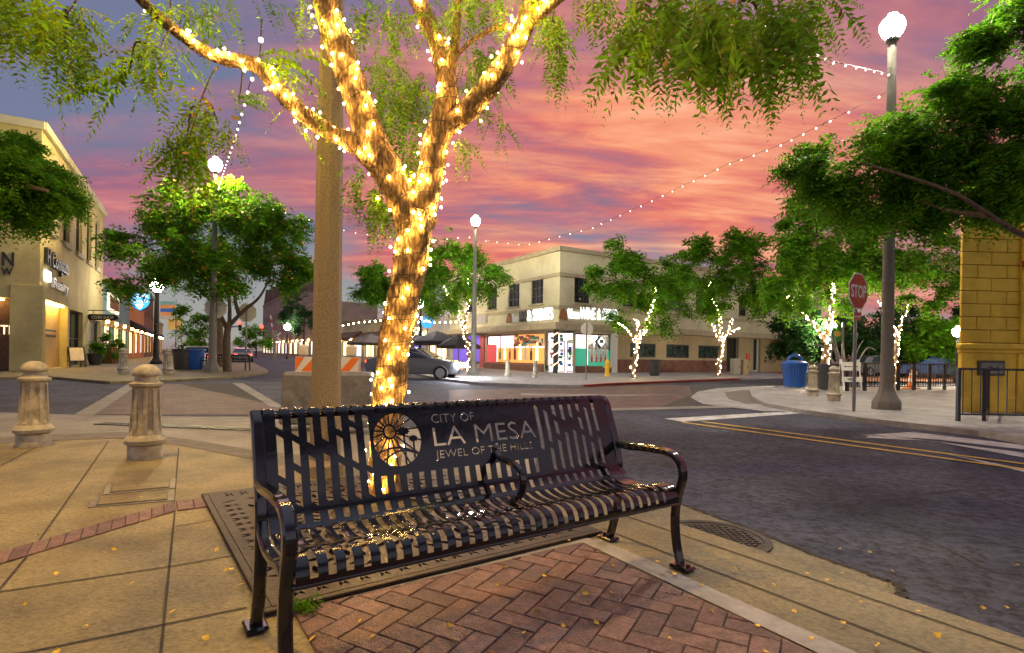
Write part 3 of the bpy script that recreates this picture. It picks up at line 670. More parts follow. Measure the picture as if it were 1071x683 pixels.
def flatbar(path, w, th, x, name, parent=None, mb=None):   # bar of width w (along x) and thickness th following a path in the y,z plane
    pts = [cr(path, i*(len(path)-1)/(10*(len(path)-1))) for i in range(10*(len(path)-1)+1)]; P = []; n = len(pts); prof8 = [(-.5, -.28), (-.34, -.5), (.34, -.5), (.5, -.28), (.5, .28), (.34, .5), (-.34, .5), (-.5, .28)]
    for i, p in enumerate(pts):
        t = (pts[min(i+1, n-1)]-pts[max(i-1, 0)]).normalized(); nn = Vector((-t.y, t.x))
        for a, b in prof8: P.append((x+a*w, p.x+nn.x*b*th, p.y+nn.y*b*th))
    k = 8; fs = [(i*k+j, i*k+(j+1) % k, (i+1)*k+(j+1) % k, (i+1)*k+j) for i in range(n-1) for j in range(k)]+[tuple(range(k-1, -1, -1)), tuple((n-1)*k+j for j in range(k))]
    mb = mb or MB(); mb.add(P, fs); return mb
for sx in (-1, 1):
    x = sx*.972
    m1 = flatbar([(.19, .585), (.10, .583), (-.02, .592), (-.14, .594), (-.215, .580), (-.262, .535), (-.272, .475), (-.250, .400), (-.232, .320), (-.228, .22), (-.240, .12), (-.262, .035), (-.268, .012)], .046, .036, x, 'x'); m1.build('arm_leg', M['black'], bench, 35)
    m2 = flatbar([(.330, .846), (.296, .815), (.27, .75), (.235, .66), (.195, .54), (.178, .44), (.178, .33), (.192, .20), (.225, .08), (.248, .012)], .046, .036, x, 'x'); m2.build('rear_leg', M['black'], bench, 35)
    m3 = flatbar([(.172, .44), (.12, .395), (.04, .372), (-.08, .375), (-.18, .39), (-.236, .36)], .040, .030, x, 'x'); m3.build('side_rail', M['black'], bench, 35)
    for yy in (-.268, .248):
        f_ = MB(); f_.box((x, yy-.01*(1 if yy < 0 else -1), .014), (.085, .115, .020), bev=.008); f_.lathe([(.012, .02), (.012, .036), (.001, .038)], (x, yy+(-.045 if yy < 0 else .045), 0), 8); f_.build('foot', M['black'], bench, 35)
m1 = flatbar([(.222, .635), (.205, .612), (.16, .585), (.08, .578), (.02, .570), (-.022, .535), (-.026, .48), (0.01, .42), (.055, .398)], .030, .024, .12, 'x'); m1.build('middle_armrest', M['black'], bench, 35)
mb = MB(); mb.lathe([(.014, 0), (.014, .008), (.008, .011), (.001, .011)], n=12); bo = mb.build('bolt', M['steel'], bench); bo.location = (.12, .208, .640); bo.rotation_euler = (R(75), 0, 0)
mb = MB(); mb.tube([(-.96, -.256, .342), (.96, -.256, .342)], .011, 8); mb.build('front_rail', M['black'], bench, 40)
mb = MB(); mb.tube([(-.96, .350, .822), (.96, .350, .822)], .008, 8); mb.build('back_rail', M['black'], bench, 40)

# ================================================================== BOLLARDS
def bollard():
    t = thing('bollard', 'x', 'bollard', (0, 0, 0), group='fluted stone bollards')
    mb = MB(); mb.lathe([(.152, 0), (.155, .12), (.145, .135), (.178, .155), (.186, .19), (.162, .225), (.145, .24)], n=40); mb.build('base', M['bollard'], t, 40)
    def fl(a, z): return 1-.17*max(0., math.sin(min(1, max(0, (z-.26)/.05))*PI/2)*math.sin(min(1, max(0, (.705-z)/.04))*PI/2))*min(1, max(0, (math.cos(a*4.5)**2-.30)/.22))
    mb = MB(); mb.lathe([(.145, .235), (.142, .26), (.140, .29), (.138, .32), (.132, .42), (.126, .54), (.122, .62), (.120, .66), (.119, .69), (.118, .706), (.118, .716)], n=108, flutes=fl); mb.build('shaft', M['bollard'], t, 28)
    mb = MB(); mb.lathe([(.119, .71), (.146, .73), (.149, .755), (.118, .765), (.098, .80), (.098, .825), (.120, .835), (.126, .85), (.120, .875), (.102, .905), (.071, .93), (.036, .943), (.001, .946)], n=40); mb.build('cap', M['bollard'], t, 40)
    return t
b0 = bollard(); first = True
for px, py, s_, lab in ((35, 466, 1.0, 'fluted stone bollard leftmost in the photo, on the near walk'), (152, 479, 1.0, 'fluted stone bollard closest to the bench'), (128.6, 391, 1.2, 'small far stone bollard near the potted plants'), (175, 391, 1.2, 'small far stone bollard in front of the lit cafe post lamp'),
                   (850, 414, 1.0, 'pale stone bollard beside the blue litter bin'), (872, 419.6, 1.0, 'pale stone bollard nearest the stop sign'), (531, 394, .9, 'far stone bollard in front of the orange shop poster'), (560, 395, .9, 'far stone bollard beside the shop corner doorway')):
    p = G(px, py)
    if first: b0.location = p; b0['label'] = lab; b0.scale = (s_,)*3; first = False
    else: dup(b0, p, random.random(), lab, s_)

# ================================================================== NEAR CONCRETE POLE WITH ITS LUMINAIRE
pp = A(341, 420, 4.9); pole = thing('street_light', 'tall octagonal exposed aggregate light pole behind the bench', 'street light', (pp.x, pp.y, 0))
mb = MB(); mb.lathe([(.20, 0), (.20, .10), (.135, .14), (.125, 1), (.112, 3), (.095, 5.2), (.08, 7.4)], n=8, rot=R(22)); mb.build('pole', M['agg'], pole)
mb = MB(); mb.tube([(0, 0, 7.35), (.1, -.1, 7.55), (-1.2, -.3, 7.75), (-2.5, -.6, 7.78)], [.05, .045, .04, .035], 8); mb.build('arm', M['steel'], pole, 40)
mb = MB(); mb.box((-2.7, -.65, 7.78), (.26, .55, .12), (V2((.25, -1)), V2((1, .25)), ZU), bev=.04); hd = mb.build('lamp_head', M['steel'], pole)
mb = MB(); mb.box((-2.7, -.65, 7.715), (.20, .40, .02), (V2((.25, -1)), V2((1, .25)), ZU)); sub(mb, 'lens', emi('sodium_lens', (1, .62, .22), 12), hd)
ld = bpy.data.lights.new('luminaire_light', 'AREA'); ld.shape = 'DISK'; ld.size = .3; ld.energy = 410; ld.color = (1, .58, .09)
lo = bpy.data.objects.new('luminaire_light', ld); C.objects.link(lo); lo.parent = pole; lo.location = (-2.7, -.65, 7.68)

# ================================================================== TREES
def fronds(o, d, L, npair, ll, lw, droop, roll=None):
    """leaf sprays; o,d (n,3), L (n,) -> verts (n*2*npair*4,3)"""
    n = len(o); d = d/np.linalg.norm(d, axis=1, keepdims=True)
    up = np.tile([0, 0, 1.], (n, 1))+rng.normal(0, .45, (n, 3)); side = np.cross(d, up); side /= np.linalg.norm(side, axis=1, keepdims=True)+1e-9
    nor = np.cross(side, d); t = (np.arange(npair)+.6)/npair
    p = o[:, None]+d[:, None]*(L[:, None]*t)[..., None]; p[..., 2] -= droop[:, None]*L[:, None]*t**2
    tan = d[:, None]+np.zeros_like(p); tan[..., 2] -= 2*droop[:, None]*t; tan /= np.linalg.norm(tan, axis=2, keepdims=True)
    out = []
    sz_ = (np.sin(np.clip(t*.9+.1, 0, 1)*PI)**.5)[None, :, None]
    for s_ in (-1, 1):
        jit = rng.normal(0, .22, p.shape)
        ax = side[:, None]*s_+tan*.45+jit; ax[..., 2] -= .25; ax /= np.linalg.norm(ax, axis=2, keepdims=True)
        wv = np.cross(ax, nor[:, None]+rng.normal(0, .3, p.shape)); wv /= np.linalg.norm(wv, axis=2, keepdims=True)+1e-9
        l_ = ll*L[:, None, None]*sz_*rng.uniform(.8, 1.15, (n, npair, 1)); w_ = lw*L[:, None, None]*sz_
        a = p; b = p+ax*l_*.45+wv*w_; c = p+ax*l_; e = p+ax*l_*.45-wv*w_
        out.append(np.stack([a, b, c, e], 2).reshape(-1, 4, 3))
    return np.concatenate(out).reshape(-1, 3)
def leaf_mesh(name, V, mats, base, midx=None):
    n = len(V)//4; me = bpy.data.meshes.new(name); me.vertices.add(len(V)); me.vertices.foreach_set('co', (V-np.array(base)).astype(np.float32).ravel())
    me.loops.add(len(V)); me.loops.foreach_set('vertex_index', np.arange(len(V), dtype=np.int32)); me.polygons.add(n)
    me.polygons.foreach_set('loop_start', np.arange(0, len(V), 4, dtype=np.int32)); me.polygons.foreach_set('loop_total', np.full(n, 4, np.int32))
    for m in mats: me.materials.append(m)
    if midx is not None: me.polygons.foreach_set('material_index', midx.astype(np.int32))
    me.update(calc_edges=True); me.validate(); return me
def crown(blobs, n, L=(.4, .7), npair=5, ll=.34, lw=.075, droop=.35, wind=(0, 0, 0), hollow=.45):
    """blobs: (centre Vector, (rx,ry,rz), weight). fronds start inside and point outwards; clumped"""
    w = np.array([b[2] for b in blobs], float); w /= w.sum(); O = []; D = []
    for b, k in zip(blobs, rng.multinomial(n, w)):
        r = np.array(b[1]); nc = max(4, k//44)
        u_ = rng.normal(size=(nc, 3)); u_ /= np.linalg.norm(u_, axis=1, keepdims=True); rad = rng.uniform(hollow**3, 1, (nc, 1))**(1/3)
        cc = u_*rad*rng.choice([.8, 1.0, 1.22], (nc, 1), p=[.3, .5, .2]); idx = rng.integers(0, nc, k); q = cc[idx]+rng.normal(0, 1, (k, 3))*rng.uniform(.06, .17, (nc, 1))[idx]
        O.append(np.array(b[0])+q*r); dd = q+rng.normal(0, .55, (k, 3))+np.array(wind); dd[:, 2] *= .7; D.append(dd)
    O = np.concatenate(O); D = np.concatenate(D); n = len(O)
    return fronds(O, D, rng.uniform(*L, n), npair, ll, lw, rng.uniform(droop*.5, droop*1.5, n))
def limb(mb, pts, r0, r1, n=10, wob=.0, seg=4, bark=0.):
    P = []; k = len(pts)-1; pts = [Vector(p) for p in pts]
    def cr3(t):
        i = min(int(t), k-1); f = t-i; p = [pts[max(0, min(k, i+q))] for q in (-1, 0, 1, 2)]
        return .5*((2*p[1])+(p[2]-p[0])*f+(2*p[0]-5*p[1]+4*p[2]-p[3])*f*f+(3*p[1]-p[0]-3*p[2]+p[3])*f**3)
    P = [cr3(i/seg) for i in range(k*seg+1)]; m = len(P)
    rr = [r0+(r1-r0)*(i/(m-1)) for i in range(m)]
    o = len(mb.v); mb.tube(P, rr, n)
    if bark:
        for i in range(m):
            for j in range(n):
                q = Vector(mb.v[o+i*n+j]); a = j/n
                f = noise.fractal(Vector((q.x*16, q.y*16, q.z*4.5)), .8, 2.1, 4)+.6*noise.noise(Vector((q.x*5, q.y*5, q.z*2)))
                mb.v[o+i*n+j] = tuple(P[i]+(q-P[i])*(1+bark*f))
    return P, rr

# ---- main tree with its fairy lights
tb = Vector((-.93, 4.15, 0))
mt = thing('street_tree', 'gnarled forked tree wrapped in golden fairy lights behind the bench', 'tree', tb, local=False, group=None)
def TP(px, py, Y): return A(px, py, Y)
trunkp = [tb+Vector((-.03, 0, -.05)), tb+Vector((-.02, 0, .25)), TP(403, 470, 4.15), TP(407, 420, 4.15), TP(412, 370, 4.14), TP(419, 325, 4.13), TP(427, 285, 4.12), TP(433, 250, 4.1), TP(437, 222, 4.1)]
B = {'trunk': (trunkp, .112, .124, 26, .20), 
     'fl': ([TP(434, 245, 4.1), TP(424, 215, 4.1), TP(405, 180, 4.08), TP(390, 150, 4.05), TP(377, 112, 4.02), TP(364, 75, 4.0), TP(351, 40, 3.98), TP(340, 0, 3.95), TP(332, -45, 3.9), TP(320, -110, 3.85)], .120, .085, 20, .14),
     'll': ([TP(410, 196, 4.08), TP(388, 168, 4.06), TP(366, 148, 4.04), TP(343, 137, 4.0), TP(318, 120, 3.95), TP(297, 100, 3.9), TP(272, 71, 3.85), TP(250, 64, 3.82), TP(228, 60, 3.78), TP(202, 46, 3.72), TP(170, 21, 3.66), TP(146, -2, 3.6), TP(110, -40, 3.5)], .072, .030, 16, .14),
     'fr': ([TP(437, 235, 4.1), TP(445, 205, 4.1), TP(450, 180, 4.1), TP(456, 150, 4.1), TP(464, 122, 4.1), TP(468, 100, 4.1)], .105, .088, 18, .14),
     'rc': ([TP(464, 125, 4.1), TP(468, 92, 4.14), TP(463, 62, 4.2), TP(455, 38, 4.25), TP(443, 12, 4.3), TP(432, -15, 4.35), TP(420, -70, 4.4)], .082, .062, 16, .14),
     'rr': ([TP(466, 132, 4.1), TP(485, 118, 4.06), TP(505, 98, 4.02), TP(522, 76, 3.98), TP(536, 52, 3.94), TP(549, 24, 3.9), TP(560, -5, 3.85), TP(575, -60, 3.8)], .085, .066, 16, .14),
     'r3': ([TP(547, 30, 3.9), TP(565, 14, 3.8), TP(585, -2, 3.7), TP(640, -40, 3.5), TP(720, -70, 3.3), TP(790, -60, 3.2)], .045, .02, 12, .1),
     'tw': ([TP(478, 58, 4.1), TP(492, 44, 4.05), TP(508, 34, 4.0), TP(524, 28, 3.97), TP(538, 30, 3.94)], .014, .026, 10, .1),
     'r4': ([TP(470, 80, 4.14), TP(476, 45, 4.1), TP(479, 10, 4.1), TP(480, -40, 4.1)], .04, .028, 12, .12)}
tm_ = MB(); paths = {}
for k, (p, r0, r1, n, bk) in B.items(): paths[k] = limb(tm_, p, r0, r1, n, seg=8, bark=bk)
tm_.build('trunk', M['bark'], mt, 60)
# crown sprays: (px,py, px spread x,y, depth, count, length range, heading dx,dz, droop)
O, D, LL, DR = [], [], [], []
tw = []
def spray(px, py, sx, sy, Y, n, L0, L1, hx=0., hz=-.6, dr=.5, sy_=.25, src=None):
    c = A(px, py, Y)
    for i in range(int(n*1.35)):
        o = A(px+random.uniform(-1, 1)*sx, py+random.uniform(-1, 1)*sy, Y+random.gauss(0, sy_)); O.append(o[:])
        D.append((hx+random.gauss(0, .45), random.gauss(0, .4), hz+random.gauss(0, .3))); LL.append(random.uniform(L0, L1)); DR.append(dr*random.uniform(.5, 1.4))
    if src:
        s_ = A(*src); m_ = (s_+c)/2+Vector((random.uniform(-.06, .06), 0, .08)); tw.append([s_, m_, c])
for a in ((20, -8, 34, 14, 2.6, 26, .2, .34, -.1, -1, .3, .2, (60, -60, 2.9)), (68, 18, 22, 16, 3.1, 26, .22, .36, .2, -.9, .4, .2, (110, -30, 3.4)), (66, 55, 16, 16, 3.1, 15, .18, .3, .2, -.8, .4, .2, (68, 10, 3.1)),
          (152, 48, 12, 8, 3.5, 10, .24, .40, -.1, -.9, .4, .15, (150, 0, 3.6)), (136, 72, 8, 5, 3.5, 4, .36, .48, -.8, -.55, .3, .1, (152, 45, 3.5)), (168, 48, 14, 8, 3.5, 6, .22, .34, .3, -.8, .4, .15, (186, 34, 3.7)),
          (207, 112, 14, 14, 3.5, 14, .2, .34, .1, -.9, .4, .15, (228, 70, 3.7)), (196, 142, 8, 5, 3.5, 5, .28, .4, -.8, -.45, .3, .1, (207, 112, 3.5)), (196, 150, 12, 10, 3.5, 16, .26, .42, -.1, -1, .3, .12, (207, 112, 3.5)), (228, 130, 12, 12, 3.6, 6, .2, .3, .5, -.8, .4, .1, (207, 112, 3.5)), (250, 105, 8, 8, 3.7, 5, .2, .28, .3, .1, .6, .1, (240, 66, 3.8)),
          (178, 8, 40, 10, 3.7, 22, .2, .34, .1, -.7, .5, .25, (190, -40, 3.7)), (270, -4, 60, 8, 4.2, 16, .2, .32, .2, -.8, .5, .3), (285, 62, 20, 6, 3.8, 9, .3, .42, .9, .0, .5, .1), (318, 120, 20, 16, 4.0, 6, .2, .3, .2, -.6, .5, .1),
          (404, 62, 16, 14, 4.5, 26, .2, .34, .0, -.3, .6, .2), (432, 88, 22, 16, 4.5, 40, .22, .36, .1, -.5, .6, .2), (412, 112, 20, 14, 4.4, 26, .2, .34, .1, -.7, .6, .15), (404, 150, 10, 14, 4.4, 8, .2, .3, .2, -.8, .5, .1), (372, 180, 8, 12, 4.3, 8, .2, .3, .0, -.9, .5, .1), (395, 205, 10, 14, 4.3, 16, .24, .36, .1, -1, .4, .1), (430, 155, 14, 14, 4.4, 16, .2, .32, .3, -.7, .5, .15), (428, 180, 12, 10, 4.4, 10, .2, .3, .2, -.8, .5, .1),
          (502, 60, 20, 16, 4.4, 30, .2, .32, .1, -.5, .5, .2), (500, 92, 16, 14, 4.4, 16, .2, .3, .2, -.7, .5, .15), (484, 150, 6, 8, 4.3, 5, .2, .28, .2, -1, .4, .1), (522, 118, 6, 6, 4.2, 4, .2, .3, .2, -1, .4, .1), (448, 10, 50, 14, 4.3, 34, .2, .32, .1, -.4, .6, .3), (395, 8, 22, 14, 4.3, 20, .2, .32, .0, -.6, .5, .2), (365, 15, 16, 16, 4.2, 8, .2, .3, .2, -.8, .5, .15),
          (578, 22, 12, 14, 3.8, 22, .2, .32, .0, -.9, .4, .15, (572, -20, 3.8)), (586, 60, 9, 8, 3.8, 10, .18, .28, .0, -1, .4, .1, (578, 22, 3.8)), (530, -4, 50, 8, 4.0, 24, .2, .3, .1, -.7, .5, .3),
          (680, 4, 32, 22, 3.2, 26, .28, .46, -.15, -1, .35, .25, (690, -66, 3.3)), (664, 26, 12, 12, 3.2, 6, .3, .42, -.4, -.9, .3, .1, (680, 8, 3.2)), (725, 4, 32, 26, 3.0, 28, .32, .5, -.05, -1, .3, .25, (720, -70, 3.3)), (772, 6, 32, 26, 2.9, 30, .32, .5, .1, -1, .3, .25, (780, -62, 3.2)), (815, 4, 28, 22, 3.0, 24, .28, .46, .3, -1, .35, .25, (790, -60, 3.2)), (848, -6, 18, 10, 3.1, 8, .26, .38, .4, -.8, .35, .15), (796, 44, 18, 14, 2.9, 9, .26, .4, .15, -1, .3, .15, (775, 0, 2.9)), (744, 38, 14, 14, 2.95, 8, .26, .4, .0, -1, .3, .15, (735, 0, 3.0)), (705, 34, 12, 12, 3.1, 6, .26, .4, .0, -1, .3, .15, (700, 0, 3.1)), (640, -6, 40, 8, 3.4, 18, .2, .3, 0, -.9, .4, .2)):
    spray(*a)
V = fronds(np.array(O), np.array(D), np.array(LL), 16, .19, .028, np.array(DR)); mi = (rng.random(len(V)//4) < .006).astype(int)
V2_ = []
for px, py, n in ((205, 98, 7), (222, 108, 7), (195, 120, 6), (212, 122, 7), (230, 140, 5), (240, 125, 2), (207, 42, 2), (146, 72, 2), (162, 92, 3), (138, 90, 2)):
    for i in range(n):
        c = A(px+random.gauss(0, 7), py+random.gauss(0, 7), 3.5); a = Vector((random.gauss(0, 1), random.gauss(0, 1), random.gauss(-.8, .6))).normalized(); b = a.cross(Vector((random.gauss(0, 1), 1, random.gauss(0, 1)))).normalized(); l = random.uniform(.03, .055)
        V2_ += [c[:], (c+a*l*.5+b*l*.26)[:], (c+a*l)[:], (c+a*l*.5-b*l*.26)[:]]
mi = np.concatenate([mi, np.ones(len(V2_)//4, int)]); V = np.concatenate([V, np.array(V2_)])
co = bpy.data.objects.new('crown', leaf_mesh('crown', V, [M['leaf'], M['leafgold']], tb, mi)); C.objects.link(co); co.parent = mt
for q in tw: mb = MB(); limb(mb, q, .009, .004, 6, seg=6); mb.build('twig', M['bark2'], mt, 60)

# fairy lights wound round trunk and branches
fl = thing('string_lights', 'golden fairy lights wound round the big forked tree', 'string lights', tb, local=False, group='fairy lights on street trees')
wm = MB(); bulbs = []
def wind(path, pitch, skip0, skip1, dens, fat=1.0, cen=None):
    P, rr = path; L = [0.]
    for p, q in zip(P, P[1:]): L.append(L[-1]+(q-p).length)
    n = int((L[-1]-skip0-skip1)/.022); W_pts = []
    for i in range(n):
        s_ = skip0+i*.022; k = max(j for j in range(len(L)) if L[j] <= s_+1e-9); k = min(k, len(P)-2); f = (s_-L[k])/max(1e-6, L[k+1]-L[k]); c = P[k].lerp(P[k+1], f); t = (P[k+1]-P[k]).normalized()
        r_ = (rr[k]+(rr[k+1]-rr[k])*f)*1.07*fat+.004; x = t.cross(Vector((0, 1, .1))).normalized(); y = t.cross(x); a = 2*PI*s_/pitch
        W_pts.append(c+x*math.cos(a)*r_+y*math.sin(a)*r_)
        if random.random() < dens:
            a2 = random.uniform(0, 2*PI) if random.random() < .45 else random.uniform(0, PI)+math.atan2(0, 1)
            d = x*math.cos(a2)+y*math.sin(a2)
            if d.y > .35: d = Vector((d.x, -d.y, d.z))
            bulbs.append(c+d*(r_+random.uniform(.006, .022)))
    if len(W_pts) > 2: wm.tube(W_pts, .0028, 5)
wind(paths['trunk'], .17, .12, .0, .5); wind(paths['trunk'], .23, .2, .0, .0)
wind(paths['fl'], .2, .1, .25, .46); wind(paths['ll'], .16, .1, .55, .28); wind(paths['fr'], .18, .05, 0, .55); wind(paths['rc'], .17, .05, .3, .34); wind(paths['rr'], .17, .05, .0, .5); wind(paths['r3'], .15, .1, .0, .45); wind(paths['r4'], .15, .5, .0, .3)  # r3 string carried on out of view, added to light the right-hand leaves
for k in range(34):   # loose bulbs hanging off the bark
    P = paths[random.choice(['trunk', 'fl', 'fr', 'rr', 'rr', 'll'])]; i = random.randrange(3, len(P[0])-6); bulbs.append(P[0][i]+Vector((random.choice((-1, 1))*P[1][i]*random.uniform(1.1, 1.6), random.uniform(-.08, .05), random.uniform(-.05, .03))))
wm.build('wire', M['wire'], fl)
def ico(r, m, name='bulb', st=1.45, sub_=1):
    bm = bmesh.new(); bmesh.ops.create_icosphere(bm, subdivisions=sub_, radius=r)
    for v_ in bm.verts: v_.co.z *= st
    me = bpy.data.meshes.new(name); bm.to_mesh(me); bm.free(); me.materials.append(m)
    for p in me.polygons: p.use_smooth = True
    return me
bm_ = ico(.0068, M['bulbwarm']); bulbs.sort(key=lambda p: p.length)
for p in bulbs[:100]: o = bpy.data.objects.new('bulb', bm_); C.objects.link(o); o.parent = fl; o.location = p-tb
if len(bulbs) > 100:
    mb = MB(); vs0 = [v.co.copy() for v in bm_.vertices]; fs0 = [tuple(p.vertices) for p in bm_.polygons]
    for p in bulbs[100:]: mb.add([v+p for v in vs0], fs0)
    o = mb.build('bulb', M['bulbwarm'], fl); o['kind'] = 'stuff'

# ---- street trees further off
def dep(px, py): return G(px, py).y
def street_tree(label, base, trunk_px, crown_px, n, leaf, L=(.45, .8), lights=0, r0=.16, stems=(), npair=5, name='street_tree', gold=.0, ll=.34, lw=.08, droop=.4, wind=(0, 0, 0), lightlab=None, litpx=(), hollow=.4, yd=None):
    base = Vector(base); Y = base.y
    t = thing(name, label, 'tree', base, local=False, group='street trees')
    mb = MB(); pts = [base+Vector((0, 0, -.05))]+[A(px, py, Y+(q[0] if q else 0)) for px, py, *q in trunk_px]; ps = [limb(mb, pts, r0, r0*.6, 10, seg=5, bark=.08)]
    for st in stems: ps.append(limb(mb, [A(px, py, Y+(q[0] if q else 0)) for px, py, *q in st], r0*.55, r0*.16, 8, seg=5, bark=.08))
    mb.build('trunk', M['bark2'], t, 60)
    bl = []
    for b in crown_px:
        px, py, rx, ry, dy, w = b; c = A(px, py, Y+dy); k = (Y+dy)/F; bl.append((c[:], (rx*k, max(rx, ry)*k*.8 if yd is None else yd, ry*k), w))
    V = crown(bl, n, L, npair, ll, lw, droop, wind, hollow); mi = (rng.random(len(V)//4) < gold).astype(int)
    o = bpy.data.objects.new('crown', leaf_mesh('crown', V, [leaf, M['leafgold']], base, mi)); C.objects.link(o); o.parent = t
    if lights:
        f_ = thing('string_lights', lightlab, 'string lights', base, local=False, group='fairy lights on street trees'); w_ = MB(); bme = ico(.017, M['bulbfar'])
        tot = sum((q-p).length for P, r_ in ps for p, q in zip(P, P[1:]))
        for P, r_ in ps:
            Wp = []; Ls = sum((q-p).length for p, q in zip(P, P[1:])); nb = int(lights*Ls/tot)
            for i in range(max(6, int(Ls/.06))):
                s_ = i/max(1, int(Ls/.06)-1)*(len(P)-1.001); k = int(s_); c = P[k].lerp(P[k+1], s_-k); q = r_[k]*1.12+.01; a = i*.9; Wp.append(c+Vector((math.cos(a)*q, math.sin(a)*q, 0)))
            w_.tube(Wp, .006, 4)
            for i in range(nb):
                s_ = (i+random.random())/nb*(len(P)-1.001); k = int(s_); c = P[k].lerp(P[k+1], s_-k); q = r_[k]*1.15+.025; a = random.uniform(PI, 2*PI)
                if c.z < .05: continue
                o = bpy.data.objects.new('bulb', bme); C.objects.link(o); o.parent = f_; o.location = c+Vector((math.cos(a)*q, math.sin(a)*q, 0))-base
        w_.build('wire', M['wire'], f_)
    return t
street_tree('broad round tree with yellow blossom behind the left lamp post', G(238, 388.5), [(237, 365), (238, 345), (242, 335)], [(225, 240, 62, 36, 0, 3), (165, 262, 42, 26, -.5, 2), (290, 258, 34, 34, .5, 2), (200, 222, 44, 26, .5, 2), (260, 222, 40, 24, 0, 2), (250, 285, 56, 18, -.5, 1.6), (150, 290, 30, 14, 0, .7), (310, 285, 18, 16, .5, .6)], 5000, M['leafmid'], (.5, .9), r0=.22, gold=.035,
            stems=([(238, 345), (225, 320), (205, 300), (185, 280)], [(240, 340), (255, 325), (272, 310), (285, 285)], [(240, 342), (240, 315), (235, 280)], [(250, 328), (246, 312), (250, 290)]))
street_tree('slim tree with a dark trunk right behind the left lamp post', G(229, 384), [(229, 360), (229, 320), (232, 290)], [(215, 270, 50, 30, 1, 2), (203, 340, 16, 26, 2, 1), (250, 262, 50, 24, 1, 2)], 1900, M['leafmid'], (.5, .9), r0=.3, gold=.02)
street_tree('dark leaved tree overhanging the cream corner building', Vector((-14.6, 9.6, 0)), [(-330, 300), (-260, 220), (-160, 190)], [(12, 188, 54, 26, .5, 3), (-60, 190, 80, 40, 0, 3), (2, 162, 32, 16, .6, 1), (54, 202, 26, 12, .5, .9), (22, 214, 30, 12, .5, .6)], 3400, M['leafmid'], (.28, .5), r0=.2, npair=8, ll=.26, lw=.05, stems=([(-160, 190), (-80, 185), (0, 190), (50, 200)],), wind=(.5, 0, -.2))
street_tree('slim lit tree whose crown hides the shop corner at the middle', G(492, 389), [(490, 365), (484, 340)], [(478, 285, 36, 30, 0, 3), (500, 290, 20, 24, 0, 1), (445, 300, 30, 24, 1, 1.4), (478, 262, 20, 14, 0, 1)], 1600, M['leafmid'], (.5, .9), lights=90, r0=.15, stems=([(486, 345), (477, 322), (464, 300)], [(485, 343), (490, 315), (489, 292)]), lightlab='fairy lights on the slim tree left of the wine shop')
street_tree('rounded tree half hidden behind the big lit trunk', G(431, 388), [(431, 370), (432, 350), (433, 335)], [(405, 296, 28, 20, 0, 2), (440, 290, 26, 20, 0, 2), (390, 300, 18, 14, 0, 1)], 1500, M['leafmid'], (.5, .9), lights=44, r0=.15, stems=([(432, 340), (438, 322), (446, 310)], [(432, 345), (424, 325), (415, 312)]), lightlab='fairy lights on the tree just right of the big trunk')
street_tree('small lit tree at the red kerb beside the grey bin', G(663, 395.5), [(663, 380), (666, 365), (667, 355)], [(668, 290, 34, 30, 0, 3), (690, 320, 24, 26, .6, 2), (638, 296, 26, 15, 0, 1.2), (662, 332, 20, 9, 0, .5), (700, 300, 24, 20, .5, 1.3), (668, 264, 22, 14, 0, .9)], 1900, M['leafmid'], (.45, .8), lights=95, r0=.13, stems=([(666, 358), (657, 346), (648, 338)], [(667, 356), (674, 348), (680, 335)], [(667, 352), (668, 340), (664, 334)], [(672, 350), (682, 320), (686, 300)]), lightlab='fairy lights on the small tree beside the grey bin')
street_tree('lit tree at the far end of the red kerb', G(751, 393.5), [(752, 378), (754, 362), (755, 352)], [(748, 300, 30, 30, 0, 2), (780, 285, 34, 34, .5, 3), (735, 280, 26, 22, 0, 1.6), (765, 262, 30, 20, 0, 2), (800, 300, 26, 24, 0, 1.4), (735, 318, 20, 10, 0, .5)], 2300, M['leafmid'], (.5, .9), lights=95, r0=.15, stems=([(754, 356), (748, 345), (745, 338)], [(755, 355), (762, 345), (766, 333)], [(755, 350), (753, 335), (751, 324)], [(757, 352), (768, 346), (772, 343)], [(753, 335), (744, 310), (742, 295)]), lightlab='fairy lights on the tree at the far end of the red kerb')
street_tree('wide tree with lit branches behind the stop sign', G(861, 404), [(861, 385), (864, 365), (864, 352)], [(835, 255, 30, 40, 0, 2), (870, 250, 36, 40, 0, 3), (820, 300, 20, 34, -.5, 1.5), (900, 275, 34, 32, .5, 2), (850, 215, 30, 20, 0, 1.4), (880, 300, 26, 16, 0, .8), (830, 225, 18, 14, 0, .6)], 2800, M['leafmid'], (.45, .8), lights=100, r0=.17, stems=([(862, 358), (852, 340), (835, 325), (822, 308)], [(864, 352), (868, 335), (870, 315), (872, 296)]), lightlab='fairy lights on the forked tree behind the stop sign')
street_tree('tree with lit branches behind the right lamp post', G(936, 402.5), [(936, 385), (937, 365), (938, 350)], [(960, 282, 40, 26, 0, 3), (925, 285, 30, 24, 0, 2), (985, 270, 22, 24, 0, 1), (965, 310, 24, 10, 0, .7)], 1700, M['leafmid'], (.4, .7), lights=60, r0=.12, gold=.04, stems=([(938, 352), (930, 335), (918, 315)], [(938, 350), (944, 335), (950, 318)]), lightlab='fairy lights on the tree behind the right lamp post')
